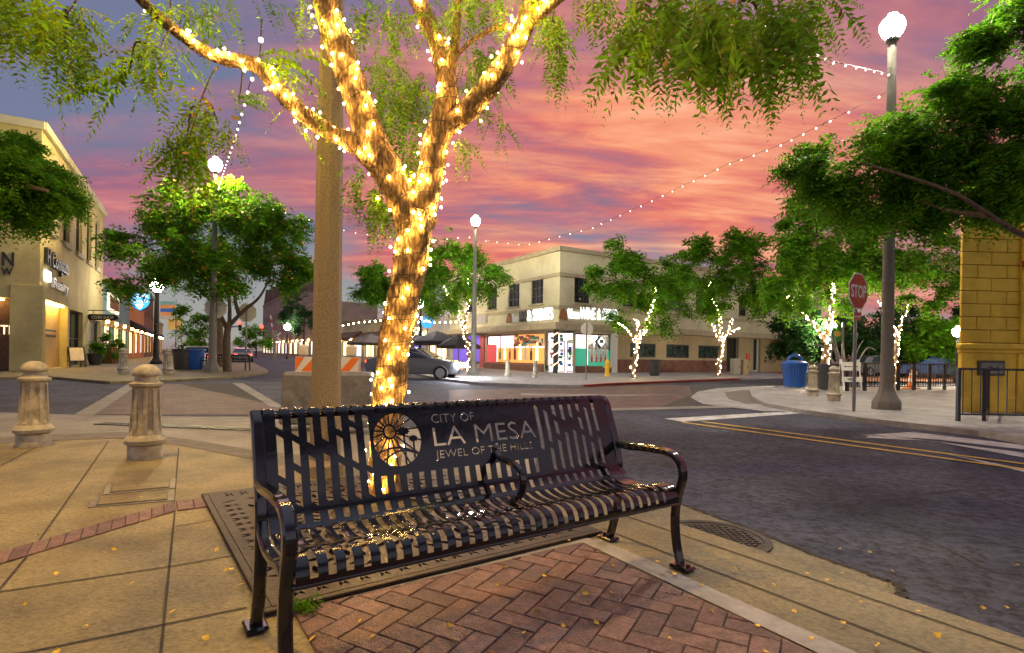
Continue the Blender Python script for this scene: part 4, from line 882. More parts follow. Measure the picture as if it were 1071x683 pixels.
street_tree('bushy tree spreading over the right lamp post and yellow wall', Vector((12.2, 9.4, 0)), [(1225, 330), (1205, 280)], [(1000, 150, 70, 62, 0, 4), (1050, 80, 36, 50, 0, 2), (925, 185, 62, 44, .3, 3), (1010, 196, 70, 30, .2, 2.2), (880, 162, 44, 18, .4, 1), (858, 184, 26, 14, .4, .6), (1078, 165, 56, 52, 0, 3), (960, 118, 36, 20, 0, 1), (935, 205, 56, 16, .3, 1), (1060, 20, 30, 30, 0, .8), (1110, 120, 60, 80, 0, 2)], 5200, M['leafmid'], (.35, .65), r0=.10, npair=9, stems=([(1205, 280), (1130, 262, -.5), (1071, 246, -.9), (1035, 225, -1.0), (1000, 203, -1.0), (950, 185, -.8), (900, 170, -.4)], [(1130, 262, -.5), (1090, 210, -.6), (1040, 150, -.5), (1000, 110, -.2)], [(1035, 225, -1), (1000, 222, -.6), (960, 210, -.3)]), ll=.23, lw=.043, wind=(-.6, 0, -.25), hollow=.3)
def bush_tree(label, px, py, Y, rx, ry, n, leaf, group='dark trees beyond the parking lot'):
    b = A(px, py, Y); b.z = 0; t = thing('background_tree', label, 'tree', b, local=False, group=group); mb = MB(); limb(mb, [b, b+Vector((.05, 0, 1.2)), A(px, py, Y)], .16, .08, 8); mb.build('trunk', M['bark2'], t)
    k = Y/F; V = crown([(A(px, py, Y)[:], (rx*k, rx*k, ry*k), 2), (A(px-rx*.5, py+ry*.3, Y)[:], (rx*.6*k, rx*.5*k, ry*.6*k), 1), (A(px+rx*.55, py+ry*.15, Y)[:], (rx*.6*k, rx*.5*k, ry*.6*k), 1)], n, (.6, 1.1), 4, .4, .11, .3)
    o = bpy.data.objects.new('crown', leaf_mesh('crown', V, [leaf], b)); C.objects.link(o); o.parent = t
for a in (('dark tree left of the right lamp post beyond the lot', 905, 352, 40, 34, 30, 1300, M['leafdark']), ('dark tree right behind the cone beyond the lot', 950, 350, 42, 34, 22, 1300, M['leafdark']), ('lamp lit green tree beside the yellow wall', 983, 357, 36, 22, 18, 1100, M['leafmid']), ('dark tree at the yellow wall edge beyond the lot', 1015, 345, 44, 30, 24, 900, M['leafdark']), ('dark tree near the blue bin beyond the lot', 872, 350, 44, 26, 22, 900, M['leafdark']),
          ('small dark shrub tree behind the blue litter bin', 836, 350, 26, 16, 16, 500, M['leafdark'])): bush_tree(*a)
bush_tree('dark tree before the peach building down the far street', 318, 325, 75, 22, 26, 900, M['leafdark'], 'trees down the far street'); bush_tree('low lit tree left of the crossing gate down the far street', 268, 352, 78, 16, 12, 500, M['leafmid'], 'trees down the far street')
# bare branching shrub under the lamp
bs = thing('bare_shrub', 'leafless shrub with pale twisting branches behind the white board', 'shrub', G(885, 404), local=False); mb = MB()
for k in range(11):
    a = random.uniform(-1, 1); e = A(885+a*34, 348+abs(a)*12+random.uniform(-8, 8), 21); s_ = A(884+a*4, 400, 21); limb(mb, [s_, A(885+a*12, 382, 21+random.uniform(-.3, .3)), A(885+a*24, 364, 21+random.uniform(-.4, .4)), e], .045, .015, 6, seg=4, bark=.05)
mb.build('branches', mat('pale_branch', (.22, .19, .19), .8, .2, 8), bs, 60)

# ================================================================== STREET LAMPS
def lamp(label, base, top_px, glob, r_base, r_top, concrete=True, em=400., ec=(1, .95, .84), name='street_lamp'):
    base = Vector(base); Hh = A(*top_px, base.y).z; t = thing(name, label, 'street lamp', base, group='globe street lamps')
    gh_ = glob*1.28; zt = Hh-gh_; m = M['lampconc'] if concrete else M['blackmetal']
    mb = MB(); mb.lathe([(r_base, 0), (r_base, .14), (r_base*.93, .2), (r_base*.66, .34), (r_base*.5, .5), (r_base*.46, .62)], n=8, rot=R(22)); mb.build('base', m, t, 30)
    mb = MB(); mb.lathe([(r_base*.47, .61), (r_base*.43, 1.6), (r_top*1.25, zt*.7), (r_top, zt)], n=16); p = mb.build('pole', m, t, 40)
    for z in (2.2, 2.9): mb = MB(); mb.lathe([(r_base*.47, z), (r_base*.47, z+.04)], n=16); mb.build('band', M['steel'], t)
    mb = MB(); mb.lathe([(r_top*1.5, zt), (r_top*1.7, zt+.05), (r_top*1.5, zt+.09)], n=16); mb.build('collar', M['steel'], t, 40)
    mb = MB(); w = glob/2; z = zt+.08; h_ = Hh-z
    mb.lathe([(w*.52, z), (w*.82, z+h_*.18), (w*1.0, z+h_*.40), (w*.97, z+h_*.56), (w*.8, z+h_*.72), (w*.48, z+h_*.82), (w*.42, z+h_*.88), (w*.36, z+h_*.95), (.001, z+h_)], n=20); mb.build('globe', mat('lamp_globe', (1, 1, 1), .4, em=ec, emstr=em), t, 60); return t
lamp('tall concrete globe lamp post rising through the right tree', G(927, 428), (942, 14), .50, .29, .085, em=1000, ec=(1, .90, .68))
lamp('tall grey globe lamp post with an octagonal sign behind it at left', G(222, 389), (225, 164), .62, .42, .09, em=900, ec=(1, .76, .36))
lamp('tall slim globe lamp post left of the wine shop', G(495, 392), (498, 225), .5, .34, .075, em=560, ec=(1, .87, .58))
lamp('short dark post lamp before the blue shield sign', (A(163, 380, 40).x, 40, 0), (163, 291), .85, .42, .14, False, 80)
lamp('small globe lamp behind the forked lit tree at right', (A(868, 400, 25).x, 25, 0), (868, 335), .42, .15, .05, False, 500, (1, .86, .6))
lamp('distant globe lamp above the dining umbrellas', (A(404, 390, 44).x, 44, 0), (404, 322), .6, .2, .08, False, 110)
lamp('bright globe lamp just left of the yellow wall', (A(1001, 400, 30).x, 30, 0), (1002, 341), .5, .16, .06, False, 500, (1, .86, .6))
lamp('bright lamp right behind the big lit trunk', (A(439, 390, 40).x, 40, 0), (439, 312), .6, .2, .08, False, 110)
lamp('distant globe lamp by the crossing gate', (A(300, 380, 75).x, 75, 0), (300, 338), .8, .2, .1, False, 110)

# festoon strings between lamps and tree
def festoon(label, pts, nb, r=.022, sag=.0, m='bulbwhite'):
    P = []; 
    for (a, b) in zip(pts, pts[1:]):
        for i in range(12): t = i/12; q = a.lerp(b, t); q.z -= sag*4*t*(1-t); P.append(q)
    P.append(pts[-1]); t_ = thing('festoon_lights', label, 'string lights', P[0], local=False, group='festoon strings over the street'); mb = MB(); mb.tube(P, .006, 4); mb.build('wire', M['wire'], t_); me = ico(r, M[m], st=1.2)
    CL = [0.]
    for p, q in zip(P, P[1:]): CL.append(CL[-1]+(q-p).length)
    for i in range(nb):
        s_ = (i+.5)/nb*CL[-1]; k = min(max(j for j in range(len(CL)) if CL[j] <= s_), len(P)-2); c = P[k].lerp(P[k+1], (s_-CL[k])/max(1e-6, CL[k+1]-CL[k])); o = bpy.data.objects.new('bulb', me); C.objects.link(o); o.parent = t_; o.location = c+Vector((0, 0, -r*1.2))-P[0]
lR = A(933, 78, 12.3); lR2 = A(936, 92, 12.3); lC = A(497, 247, 28.9); lL = A(226, 204, 27.2)
festoon('white bulbs running from the tree branch down to the left lamp', [A(274, 20, 4.2), A(272, 60, 5.2), A(262, 85, 6.5), A(247, 140, 11), A(228, 198, 25)], 26, .022)
festoon('white bulbs from the top right leaves to the right lamp', [A(790, 15, 4.5), A(822, 37, 5.6), A(870, 64, 8.5), lR], 13, .020)
festoon('white bulbs crossing the sky from right lamp to middle lamp', [lR2, A(880, 120, 13), A(815, 152, 16), A(760, 172, 18.5), A(690, 206, 22), A(620, 238, 25.5), A(550, 256, 28), A(503, 251, 28.9)], 34, .026)
festoon('white bulbs between the middle lamp and the left lamp', [lC, A(440, 252, 29), A(365, 242, 28.5), A(300, 222, 28), lL], 22, .028)
festoon('warm bulbs strung low before the dining umbrellas', [A(345, 343, 43), A(372, 337, 43), A(404, 334, 43), A(450, 337, 43), A(480, 336, 43)], 24, .05, 0, 'bulbfar')

# ================================================================== BUILDINGS
# ---- cream corner building on the left
LX = V2((-.497, .868)); LN = V2((.868, .497)); LP = G(40, 388)
fs_ = Facade(LP, LX, LN); ff = Facade(LP, (-LN)*-1, V2((.497, -.868)))   # side along the street; front reads towards the corner (t<0 is left)
ltop = fs_.at(44, 129)[1]; LLen = fs_.at(108, 300)[0]
bl_ = thing('corner_building', 'cream stucco corner building with dark letters on its front', 'building', (LP.x, LP.y, 0), local=False)
wins = [fs_.rect(((50, 237), (56.5, 245))), fs_.rect(((66.7, 217), (72.6, 257))), fs_.rect(((80, 231), (85.7, 268))), fs_.rect(((91, 243), (95.5, 276))), fs_.rect(((99.7, 253), (103.7, 281)))]
wz0 = sum(w[2] for w in wins[1:])/4; wz1 = wz0+3.3; wins = [(w[0], max(w[1], w[0]+.95), wz0, wz1) for w in wins]
alc = fs_.rect(((48, 318), (70, 384))); alc = (alc[0], alc[1], 0.02, fs_.at(60, 317)[1]); dr = fs_.rect(((73, 324), (86, 382))); dr = (dr[0], dr[1], .02, alc[3]*.97); d2_ = fs_.rect(((93, 338), (105, 379))); d2_ = (d2_[0], d2_[1], .02, alc[3]*.9)
mb = MB(); fs_.wall(mb, 0, LLen, -.1, ltop, [*wins], .3)
mb2 = MB()
mb = MB(); fs_.wall(mb, 0, LLen, -.1, ltop, [*wins, alc, dr, d2_], .35)
fd = ff.rect(((-40, 312), (11, 384))); fd = (-9., ff.at(11, 350)[0], .0, ff.at(8, 311)[1]); ff.wall(mb, -14, 0, -.1, ltop, [fd], .9)
for p, q in (((0, 0), (LLen, 0)),): 
    a, b, c, d = fs_.W(0, ltop), fs_.W(LLen, ltop), fs_.W(LLen, ltop, -14), fs_.W(0, ltop, -14); mb.add([a, b, c, d], [(0, 1, 2, 3)]); mb.add([fs_.W(LLen, -.1), b, c, fs_.W(LLen, -.1, -14)], [(0, 1, 2, 3)])
mb.build('wall', M['stucco'], bl_)
mb = MB(); fs_.box(mb, -.15, LLen, ltop-.32, ltop+.06, 0.003, .22, bev=.03); ff.box(mb, -14, .15, ltop-.32, ltop+.062, .003, .22, bev=.03); mb.build('cornice', M['stucco2'], bl_)
pz = ff.at(30, 298)[1]; mb = MB(); ff.box(mb, ff.at(11, 340)[0], .16, -.08, pz, .003, .16, bev=.02); mb.build('pillar', M['stucco'], bl_)
for w in wins: fs_.window(bl_, w, .24, .08, 1, 2, sill=.28)
mb = MB(); fs_.box(mb, alc[0], alc[1], alc[2], alc[3], -.95, -.36); mb.build('alcove', M['amber'], bl_)
mb = MB(); fs_.box(mb, alc[0]+.4, alc[1]-.4, alc[3]-.10, alc[3]-.03, -.30, -.08); mb.build('ceiling_lamp', emi('alcove_lamp', (1, .66, .18), 28), bl_)
mb = MB(); ff.box(mb, fd[1]-1.6, fd[1]-.4, fd[3]-.10, fd[3]-.03, -.75, -.3); mb.build('ceiling_lamp', emi('doorway_lamp', (1, .62, .2), 10), bl_)
mb = MB(); r_ = fs_.rect(((48.5, 343), (66, 353))); fs_.box(mb, r_[0]+.1, r_[1], r_[2], r_[3], -.355, -.29, bev=.02); pq = mb.build('plaque', M['frame'], bl_)
mb = MB(); fs_.box(mb, r_[0]+.3, r_[1]-.2, r_[2]+.12, r_[3]-.12, -.288, -.275); sub(mb, 'plaque_letters', M['amber'], pq, bl_)
fs_.window(bl_, dr, .3, .12, 2, 2, glass='glassgreen', name='door'); fs_.window(bl_, d2_, .3, .14, 1, 2, name='door')
mb = MB(); ff.box(mb, fd[0], fd[1], fd[2], fd[3], -1.0, -.85); dd_ = mb.build('door', mat('brown_timber', (.10, .05, .025), .6, .4, 5), bl_)
tx = ff.at(-1, 341); tm = text_mb('THIA', .42, ff.x, ff.n, ff.W(tx[0]-.15, ff.at(6, 340)[1]-.4, -.84), .03, 1.0); tm.build('door_letters', M['lettergold'], bl_)
tx = ff.at(1, 279); x0, z0 = tx; x1, z1 = ff.at(14, 263)
nh = z1-z0-.12; 
text_mb('N', nh, ff.x, ff.n, ff.W(x0, z0+.06), .05, x1-x0, bold=.02).build('sign_letters', M['blackmetal'], bl_)
x0, z0 = ff.at(1.5, 288); x1, z1 = ff.at(14, 279.5); text_mb('W', z1-z0-.1, ff.x, ff.n, ff.W(x0, z0+.05), .05, x1-x0, bold=.02).build('sign_letters', M['blackmetal'], bl_)
# lit wall sign of two unreadable rows: raised bars of letters
t0, z0 = fs_.at(44, 280); t1, z1 = fs_.at(68, 283)
text_mb('H Compass', .75, fs_.x, fs_.n, fs_.W(t0+.2, z0+.25, .02), .14, (t1-t0)*.95, bold=.015).build('wall_sign', M['frame'], bl_)
text_mb('Realty', .5, fs_.x, fs_.n, fs_.W(t0+1.6, z0-.75, .02), .12, (t1-t0)*.7, bold=.0).build('wall_sign', M['white'], bl_)
sg = MB(); fs_.box(sg, t0+.3, t0+1.2, z0-.55, z0-.05, .03, .12, bev=.03); sg.build('sign_lamp', emi('sign_floodlight', (.95, .96, 1), 4), bl_)
# hanging black sign
hp = fs_.at(92, 330); t = thing('hanging_sign', 'black pointed board sign hanging over the cream building door', 'sign', fs_.W(hp[0], hp[1]), local=False)
t0 = fs_.at(92, 332)[0]; base = fs_.W(t0, hp[1]-.1); w_ = 1.9; sx = V2((1, .12)); sn = V2((.12, -1)); mb = MB()
mb.plate([(-.1, 0), (.12, .2), (w_-.2, .2), (w_+.05, 0), (w_-.2, -.2), (.12, -.2)], sx, ZU, sn, base, .06); bdd = mb.build('board', M['blackmetal'], t)
text_mb('COIN SHOP', .2, sx, sn, base+sx*.25+ZU*-.1+sn*.063, .01, 1.35).build('board_letters', M['white'], t)
mb = MB(); mb.tube([base+ZU*.45, base+ZU*.45+sx*w_], .03, 6); mb.tube([base+ZU*.45+sx*.3, base+ZU*.18+sx*.3], .015, 5); mb.tube([base+ZU*.45+sx*(w_-.3), base+ZU*.18+sx*(w_-.3)], .015, 5); mb.build('bracket', M['blackmetal'], t)

# ---- shops beyond on the left
TP0 = fs_.W(LLen+.1, 0, .0); ft = Facade(TP0, LX, LN)
def shop(label, f, t0, t1, top, wall, win, awn=None, depth=9., cat='building', name='shop_building', sills=.5, upper=True, band=None, lights='shopwarm'):
    r = thing(name, label, cat, f.W(t0, 0), local=False); mb = MB(); n = max(1, int((t1-t0)/4.5)); hs = []
    for i in range(n):
        a = t0+(t1-t0)*(i+.12)/n; b = t0+(t1-t0)*(i+.88)/n; hs.append((a, b, sills, min(3.0, top*.5)))
    up = []
    if upper and top > 6.2:
        for i in range(n*2): a = t0+(t1-t0)*(i+.3)/(2*n); b = t0+(t1-t0)*(i+.7)/(2*n); up.append((a, b, top*.62, top*.62+1.5))
    f.wall(mb, t0, t1, -.1, top, hs+up, .25); a, b, c, d = f.W(t0, top), f.W(t1, top), f.W(t1, top, -depth), f.W(t0, top, -depth); mb.add([a, b, c, d], [(0, 1, 2, 3)])
    for tt_ in (t0, t1): mb.add([f.W(tt_, -.1), f.W(tt_, top), f.W(tt_, top, -depth), f.W(tt_, -.1, -depth)], [(0, 1, 2, 3)])
    mb.build('wall', wall, r); mb = MB(); f.box(mb, t0, t1, top-.25, top+.08, .003, .16); mb.build('parapet', M['stuccotrim'], r)
    for i, h in enumerate(hs): f.window(r, h, .22, .1, 3, 1, glass=win[i % len(win)])
    for h in up: f.window(r, h, .2, .08, 2, 2)
    for i, h in enumerate(hs):
        mb = MB(); c = f.W(h[0]-(.55 if i else -.0), h[3]+.15, .22); mb.lathe([(.02, .16), (.10, .12), (.12, 0), (.08, -.08), (.001, -.1)], c, 10); mb.build('wall_lamp', M['walllamp'], r)
    if awn:
        mb = MB()
        for i in range(n):
            a = t0+(t1-t0)*(i+.06)/n; b = t0+(t1-t0)*(i+.94)/n; z = min(3.0, top*.5)+.35
            mb.add([f.W(a, z+.8, .02), f.W(b, z+.8, .02), f.W(b, z-.1, 1.5), f.W(a, z-.1, 1.5), f.W(b, z-.35, 1.5), f.W(a, z-.35, 1.5), f.W(a, z-.1, .02), f.W(b, z-.1, .02)], [(0, 1, 2, 3), (3, 2, 4, 5), (0, 3, 6), (1, 7, 2)])
        mb.build('awning', awn, r)
    return r
zt_ = ft.at(112, 292)[1]; tl = ft.at(135, 330)[0]
sh = shop('teal fronted shop next to the cream corner building', ft, 0, tl, zt_, M['tealwall'], ['shopwarm', 'shopgold'], None, upper=False)
r_ = (tl*.1, tl*.45, zt_*.62, zt_*.84); mb = MB(); ft.box(mb, *r_, .02, .18, bev=.03); q = mb.build('sign_panel', M['signcream'], sh); mb = MB(); ft.box(mb, r_[0]+.3, r_[1]-.3, r_[2]+.25, r_[3]-.25, .183, .20); sub(mb, 'sign_letters', M['terracotta'], q, sh)
mb = MB(); ft.box(mb, 0, tl, zt_*.44, zt_*.52, .004, .14); mb.build('cornice', M['amber'], sh)
shop('orange fronted cafe with a dark awning behind the shield sign', ft, tl+.1, tl+18, 6.4, M['orangewall'], ['shopgold', 'shopwarm', 'shopwhite'], M['canvas'], upper=False)
shop('brick shop beyond the orange cafe down the left street', ft, tl+18.2, tl+34, 9.0, M['basebrick'], ['shopwarm', 'shopgold'], M['canvas'])
shop('low tan shop far down the left street', ft, tl+34.2, tl+60, 6.0, M['tan'], ['shopwarm', 'shopwhite'], None)
# shield sign
sp = A(148, 316, 44); t = thing('shield_sign', 'glowing blue shield sign hung from the shop front', 'sign', sp, local=False); sx = V2((1, .1)); sn = V2((.1, -1)); k = 44/F
ol = [(-10.5, 10), (10.5, 9.5), (10.5, 0), (8, -5), (0, -10), (-8, -5), (-10.5, 0)]; mb = MB(); mb.plate([(a*k, b*k) for a, b in ol], sx, ZU, sn, sp, .18); mb.build('sign_box', M['frame'], t)
mb = MB(); mb.plate([(a*k*.92, b*k*.92) for a, b in ol], sx, ZU, sn, sp+sn*.182, .01); mb.build('sign_face', M['signblue'], t)
text_mb('TURNER', .32, sx, sn, sp+ZU*.30+sn*.195, .01, 1.25, 'CENTER').build('sign_letters', M['letterwhite'], t); text_mb('BOARDSHOP', .22, sx, sn, sp+ZU*-.06+sn*.195, .01, 1.2, 'CENTER').build('sign_letters', M['letterwhite'], t)
mb = MB(); mb.plate([(a*k, b*k) for a, b in ((-5, -3), (-1, -1.6), (4, -2.2), (1.5, -6.5), (-1, -7))], sx, ZU, sn, sp+sn*.195, .01); mb.build('sign_emblem', M['letterwhite'], t)
mb = MB(); mb.tube([sp+sx*-.9+ZU*.6, sp+sx*-1.6+ZU*.7], .05, 6); mb.build('bracket', M['blackmetal'], t)
# street banners
def banner(label, px0, py0, px1, py1, Y, cols_, nm='street_banner', group=None):
    a = A(px0, py0, Y); b = A(px1, py1, Y); t = thing(nm, label, 'banner', Vector((b.x, Y, 0)), local=False, group=group); n = len(cols_); h_ = (a.z-b.z)/n
    for i, c in enumerate(cols_): mb = MB(); mb.box(((a.x+b.x)/2, Y, a.z-h_*(i+.5)), (abs(b.x-a.x), .03, h_-.004)); mb.build('panel', M[c], t)
    mb = MB(); mb.tube([(b.x, Y, 0), (b.x, Y, a.z+.2)], .05, 8); mb.build('pole', M['steel'], t)
banner('hanging board of coloured strips beyond the post lamp', 168, 315, 184, 334, 46, ['tealwall', 'orangewall', 'blue', 'orangewall', 'greywall']); banner('small orange yellow banner below the coloured board', 176, 331, 190, 345, 46.5, ['amber'])
banner('green street banner with a round emblem beside the small globe lamp', 870, 342, 881.5, 357.5, 24.5, ['green', 'green'])
t = bpy.data.objects[-1] if False else None
p = A(875.7, 349, 24.46); mb = MB(); mb.plate([(.16*math.cos(2*PI*i/20), .13*math.sin(2*PI*i/20)) for i in range(20)], Vector((1, 0, 0)), ZU, Vector((0, -1, 0)), p, .01); 
gb_ = [o for o in C.objects if o.get('label', '').startswith('green street banner')][0]; mb.build('emblem', M['amber'], gb_)
# planters and board by the cream building
def planter(label, px, py, h_, r_, m, n, square=False):
    b = G(px, py); t = thing('potted_plant', label, 'plant pot', b, group='pots by the cream building'); mb = MB()
    if square: mb.box((0, 0, h_/2), (r_*2, r_*2, h_), bev=.04); mb.box((0, 0, h_+.03), (r_*2.2, r_*2.2, .08), bev=.02)
    else: mb.lathe([(r_*.7, 0), (r_*.95, h_*.5), (r_, h_*.9), (r_*1.06, h_*.92), (r_*1.06, h_), (r_*.9, h_), (r_*.9, h_-.06), (.001, h_-.06)], n=24)
    mb.build('pot', m, t, 40); V = crown([((0, 0, h_+.25), (r_*1.3, r_*1.3, .45 if not square else .9), 1)], n, (.3, .5), 5, .36, .09, .4); o = bpy.data.objects.new('foliage', leaf_mesh('foliage', V, [M['leafmid']], (0, 0, 0))); C.objects.link(o); o.parent = t
planter('low dark round tub with a small bush by the cream building door', 99.5, 381.5, .75, .42, M['darkbin'], 260); planter('square terracotta planter with a taller bush at the teal shop', 115, 380, 1.1, .45, M['terracotta'], 420, True)
b = G(79, 384); t = thing('sandwich_board', 'folding chalkboard sign standing outside the lit alcove', 'sandwich board', b, R(58)); mb = MB()
for s_ in (-1, 1):
    ax = (Vector((1, 0, 0)), Vector((0, math.cos(.28), s_*math.sin(.28)*-1)), Vector((0, s_*math.sin(.28), math.cos(.28))))
    for q in (-.36, .36): mb.box((q, s_*-.17, .58), (.06, .04, 1.2), ax)
    for q in (.35, 1.13): mb.box((0, s_*(-.32+.28*q), q), (.7, .04, .05))
mb.build('frame', M['frame'], t)
for s_ in (-1, 1): mb = MB(); ax = (Vector((1, 0, 0)), Vector((0, math.cos(.28), -s_*math.sin(.28))), Vector((0, s_*math.sin(.28), math.cos(.28)))); mb.box((0, s_*-.165, .74), (.64, .02, .75), ax); mb.build('board', M['signback'], t)

# ---- wine shop building
WP = G(584, 390); WL = Facade(WP, -D1, -D2); WR = Facade(WP, D2, -D1)   # left face (t<0 goes away), right face
wtop = WL.at(584, 259)[1]; wb = thing('wine_shop_building', 'two storey cream corner building with the lit wine shop at street level', 'building', (WP.x, WP.y, 0), local=False)
zs1 = WL.at(583, 287)[1]; zs2 = WL.at(583, 321)[1]; zc0 = WL.at(583, 345)[1]; zc1 = WL.at(583, 338)[1]
ul = [WL.rect(p) for p in (((510, 305.5), (519.5, 323)), ((532, 296.5), (543, 320)), ((555.5, 292), (568, 318)))]; uz0 = sum(u_[2] for u_ in ul)/3; uz1 = sum(u_[3] for u_ in ul)/3; ul = [(u_[0], u_[1], uz0, uz1) for u_ in ul]
ul.insert(0, (ul[0][0]-3.6, ul[0][0]-2.2, uz0, uz1))
t_s0 = WL.at(508, 370)[0]; t_s1 = WL.at(569, 370)[0]; zsh = zc0-.15
sh1 = (t_s0, t_s1, .45, zsh); sh0 = (t_s0-6.2, t_s0-1.0, .3, zsh)
mb = MB(); WL.wall(mb, -16, 0, zc0-.02, wtop, ul, .22); WL.wall(mb, -16, t_s1+.15, -.1, zc0-.02, [sh1, sh0], .35)
w_up = [WR.rect(((601, 297), (617, 318))), WR.rect(((652, 304), (664, 321))), WR.rect(((728, 316), (738, 331))), WR.rect(((773, 322), (781, 334)))]; w_up = [(a, b, uz0, uz1) for a, b, c, d in w_up]; w_up.insert(2, (w_up[1][1]+3.2, w_up[1][1]+4.8, uz0, uz1)); w_up.append((w_up[-1][1]+4.5, w_up[-1][1]+6, uz0, uz1))
RL = 30.; g_lo = [WR.rect(p) for p in (((659, 359), (685.5, 374)), ((697, 360), (720.5, 374.5)), ((730.5, 361), (756, 375)))]; gz0 = sum(q[2] for q in g_lo)/3; gz1 = sum(q[3] for q in g_lo)/3; g_lo = [(a, b, gz0, gz1) for a, b, c, d in g_lo]
tdo = WR.at(602, 370)[0]; tsh = WR.at(639, 370)[0]; dra = WR.rect(((760, 362), (772, 391))); drb = WR.rect(((788, 364), (795, 387))); dra = (dra[0], dra[1], .02, 3.0); drb = (drb[0], drb[1], .02, 2.9)
shR = (tdo, tsh, .4, zsh)
WR.wall(mb, 0, RL, zc0-.02, wtop, w_up, .22); WR.wall(mb, tdo-.15, RL, -.1, zc0-.02, [shR, *g_lo, dra, drb], .35)
mb.add([WL.W(-16, wtop), WL.W(0, wtop), WR.W(RL, wtop), WR.W(RL, wtop)-D2*0+D1*16], [(0, 1, 2, 3)]); mb.add([WL.W(-16, -.1), WL.W(-16, wtop), WL.W(-16, wtop, -RL), WL.W(-16, -.1, -RL)], [(0, 1, 2, 3)]); mb.add([WR.W(RL, -.1), WR.W(RL, wtop), WR.W(RL, wtop, -16), WR.W(RL, -.1, -16)], [(0, 1, 2, 3)])
mb.build('wall', M['stucco2'], wb)
mb = MB()
for z0, z1, o in ((wtop-.22, wtop+.06, .16), (zs1-.12, zs1+.1, .10), (zs2-.1, zs2+.1, .09)): WL.box(mb, -16, 0, z0, z1, .003, o); WR.box(mb, .003, RL, z0, z1, .003, o); mb.box(WP+Vector((0, 0, (z0+z1)/2))-D1*o/2-D2*o/2, (o, o, z1-z0), (D1, D2, ZU))
mb.build('string_course', M['stuccotrim'], wb)
mb = MB(); WL.box(mb, -16, .8, zc0, zc1, .003, .9, bev=.03); WR.box(mb, .004, RL, zc0+.004, zc1-.004, .003, .8, bev=.03); mb.build('canopy', M['stuccotrim'], wb)
for w in ul: WL.window(wb, w, .18, .08, 3, 3, glass='glass', sill=.12)
for w in w_up: WR.window(wb, w, .18, .08, 3, 3, sill=.12)
for w in g_lo: WR.window(wb, w, .12, .12, 3, 1, glass='glassgreen')
# tan lower wall skin on the right face with brown base
mb = MB(); zbt = WR.at(700, 382)[1]
WR.box(mb, tsh+.6, dra[0]-.1, .0, max(.9, gz0-.75), .003, .07); mb.build('base_course', M['basebrick'], wb)
mb = MB(); WR.wall(mb, tsh+.55, RL-.1, -.1, zc0-.03, [*g_lo, dra, drb], .1); q = mb.build('lower_wall', M['tan'], wb); q.location = q.location+(-D1)*.012
WR.window(wb, dra, .3, .12, 1, 1, glass='frame', name='door'); WR.window(wb, drb, .3, .12, 1, 1, name='door', frame='white')
# shop glazing
pw = WL.window(wb, sh1, .2, .1, 4, 1, glass='shopwhite', name='shop_window', frame='basebrick')
def poster(f, a, b, c, d, o, m, name='poster', parent=wb): mb = MB(); f.box(mb, a, b, c, d, o-.02, o); return mb.build(name, M[m], parent)
W1 = t_s1-t_s0; zz0, zz1 = .5, zsh
poster(WL, t_s0+.1, t_s0+W1*.20, zz0, zz1*.72, -.06, 'shopred'); po_ = poster(WL, t_s0+W1*.22, t_s1-.1, zz0+.05, zz1*.62, -.06, 'shoporange'); cp_ = poster(WL, t_s0+W1*.52, t_s1-.1, zz1*.66, zz1-.05, -.06, 'shoporange')
def bottle(f, t, z, h_, m, o, par):
    mb = MB(); w = h_*.14; n = f.n; mb.plate([(-w, 0), (w, 0), (w, h_*.55), (w*.4, h_*.7), (w*.4, h_), (-w*.4, h_), (-w*.4, h_*.7), (-w, h_*.55)], f.x, ZU, n, f.W(t, z, o), .012); sub(mb, 'bottle_print', M[m], par, wb)
for i, (m, h_) in enumerate((('green', .95), ('shopgold', 1.1), ('terracotta', 1.0), ('red', 1.25), ('shopgold', 1.15), ('signback', 1.2), ('frame', 1.05), ('shopgold', 1.25))): bottle(WL, t_s0+W1*(.27+.088*i), zz0+.25, h_*.95, m, -.055, po_)
for i in range(46):
    mb = MB(); t = t_s0+W1*(.54+.43*random.random()); z = zz1*(.68+.28*random.random()); s_ = random.uniform(.1, .32); WL.box(mb, t-s_, min(t_s1-.12, t+s_), z-.1, z+.06, -.058, -.05+.001*i); sub(mb, 'collage_print', M[random.choice(['green', 'terracotta', 'signback', 'tealwall', 'red', 'orangewall', 'frame'])], cp_, wb)
poster(WL, sh0[0], sh0[1], .5, zsh, -.2, 'shopviolet', 'shop_window'); mb = MB(); WL.box(mb, t_s0-.8, t_s0-.1, .05, zsh, .003, .12); mb.build('pilaster', mat('red_lit_pilaster', (.55, .12, .12), .6), wb)  # red glow is put into this pilaster's base colour
mb = MB(); WL.box(mb, t_s0-.1, t_s1, -.05, .44, .003, .1); mb.build('shop_base', M['basebrick'], wb)
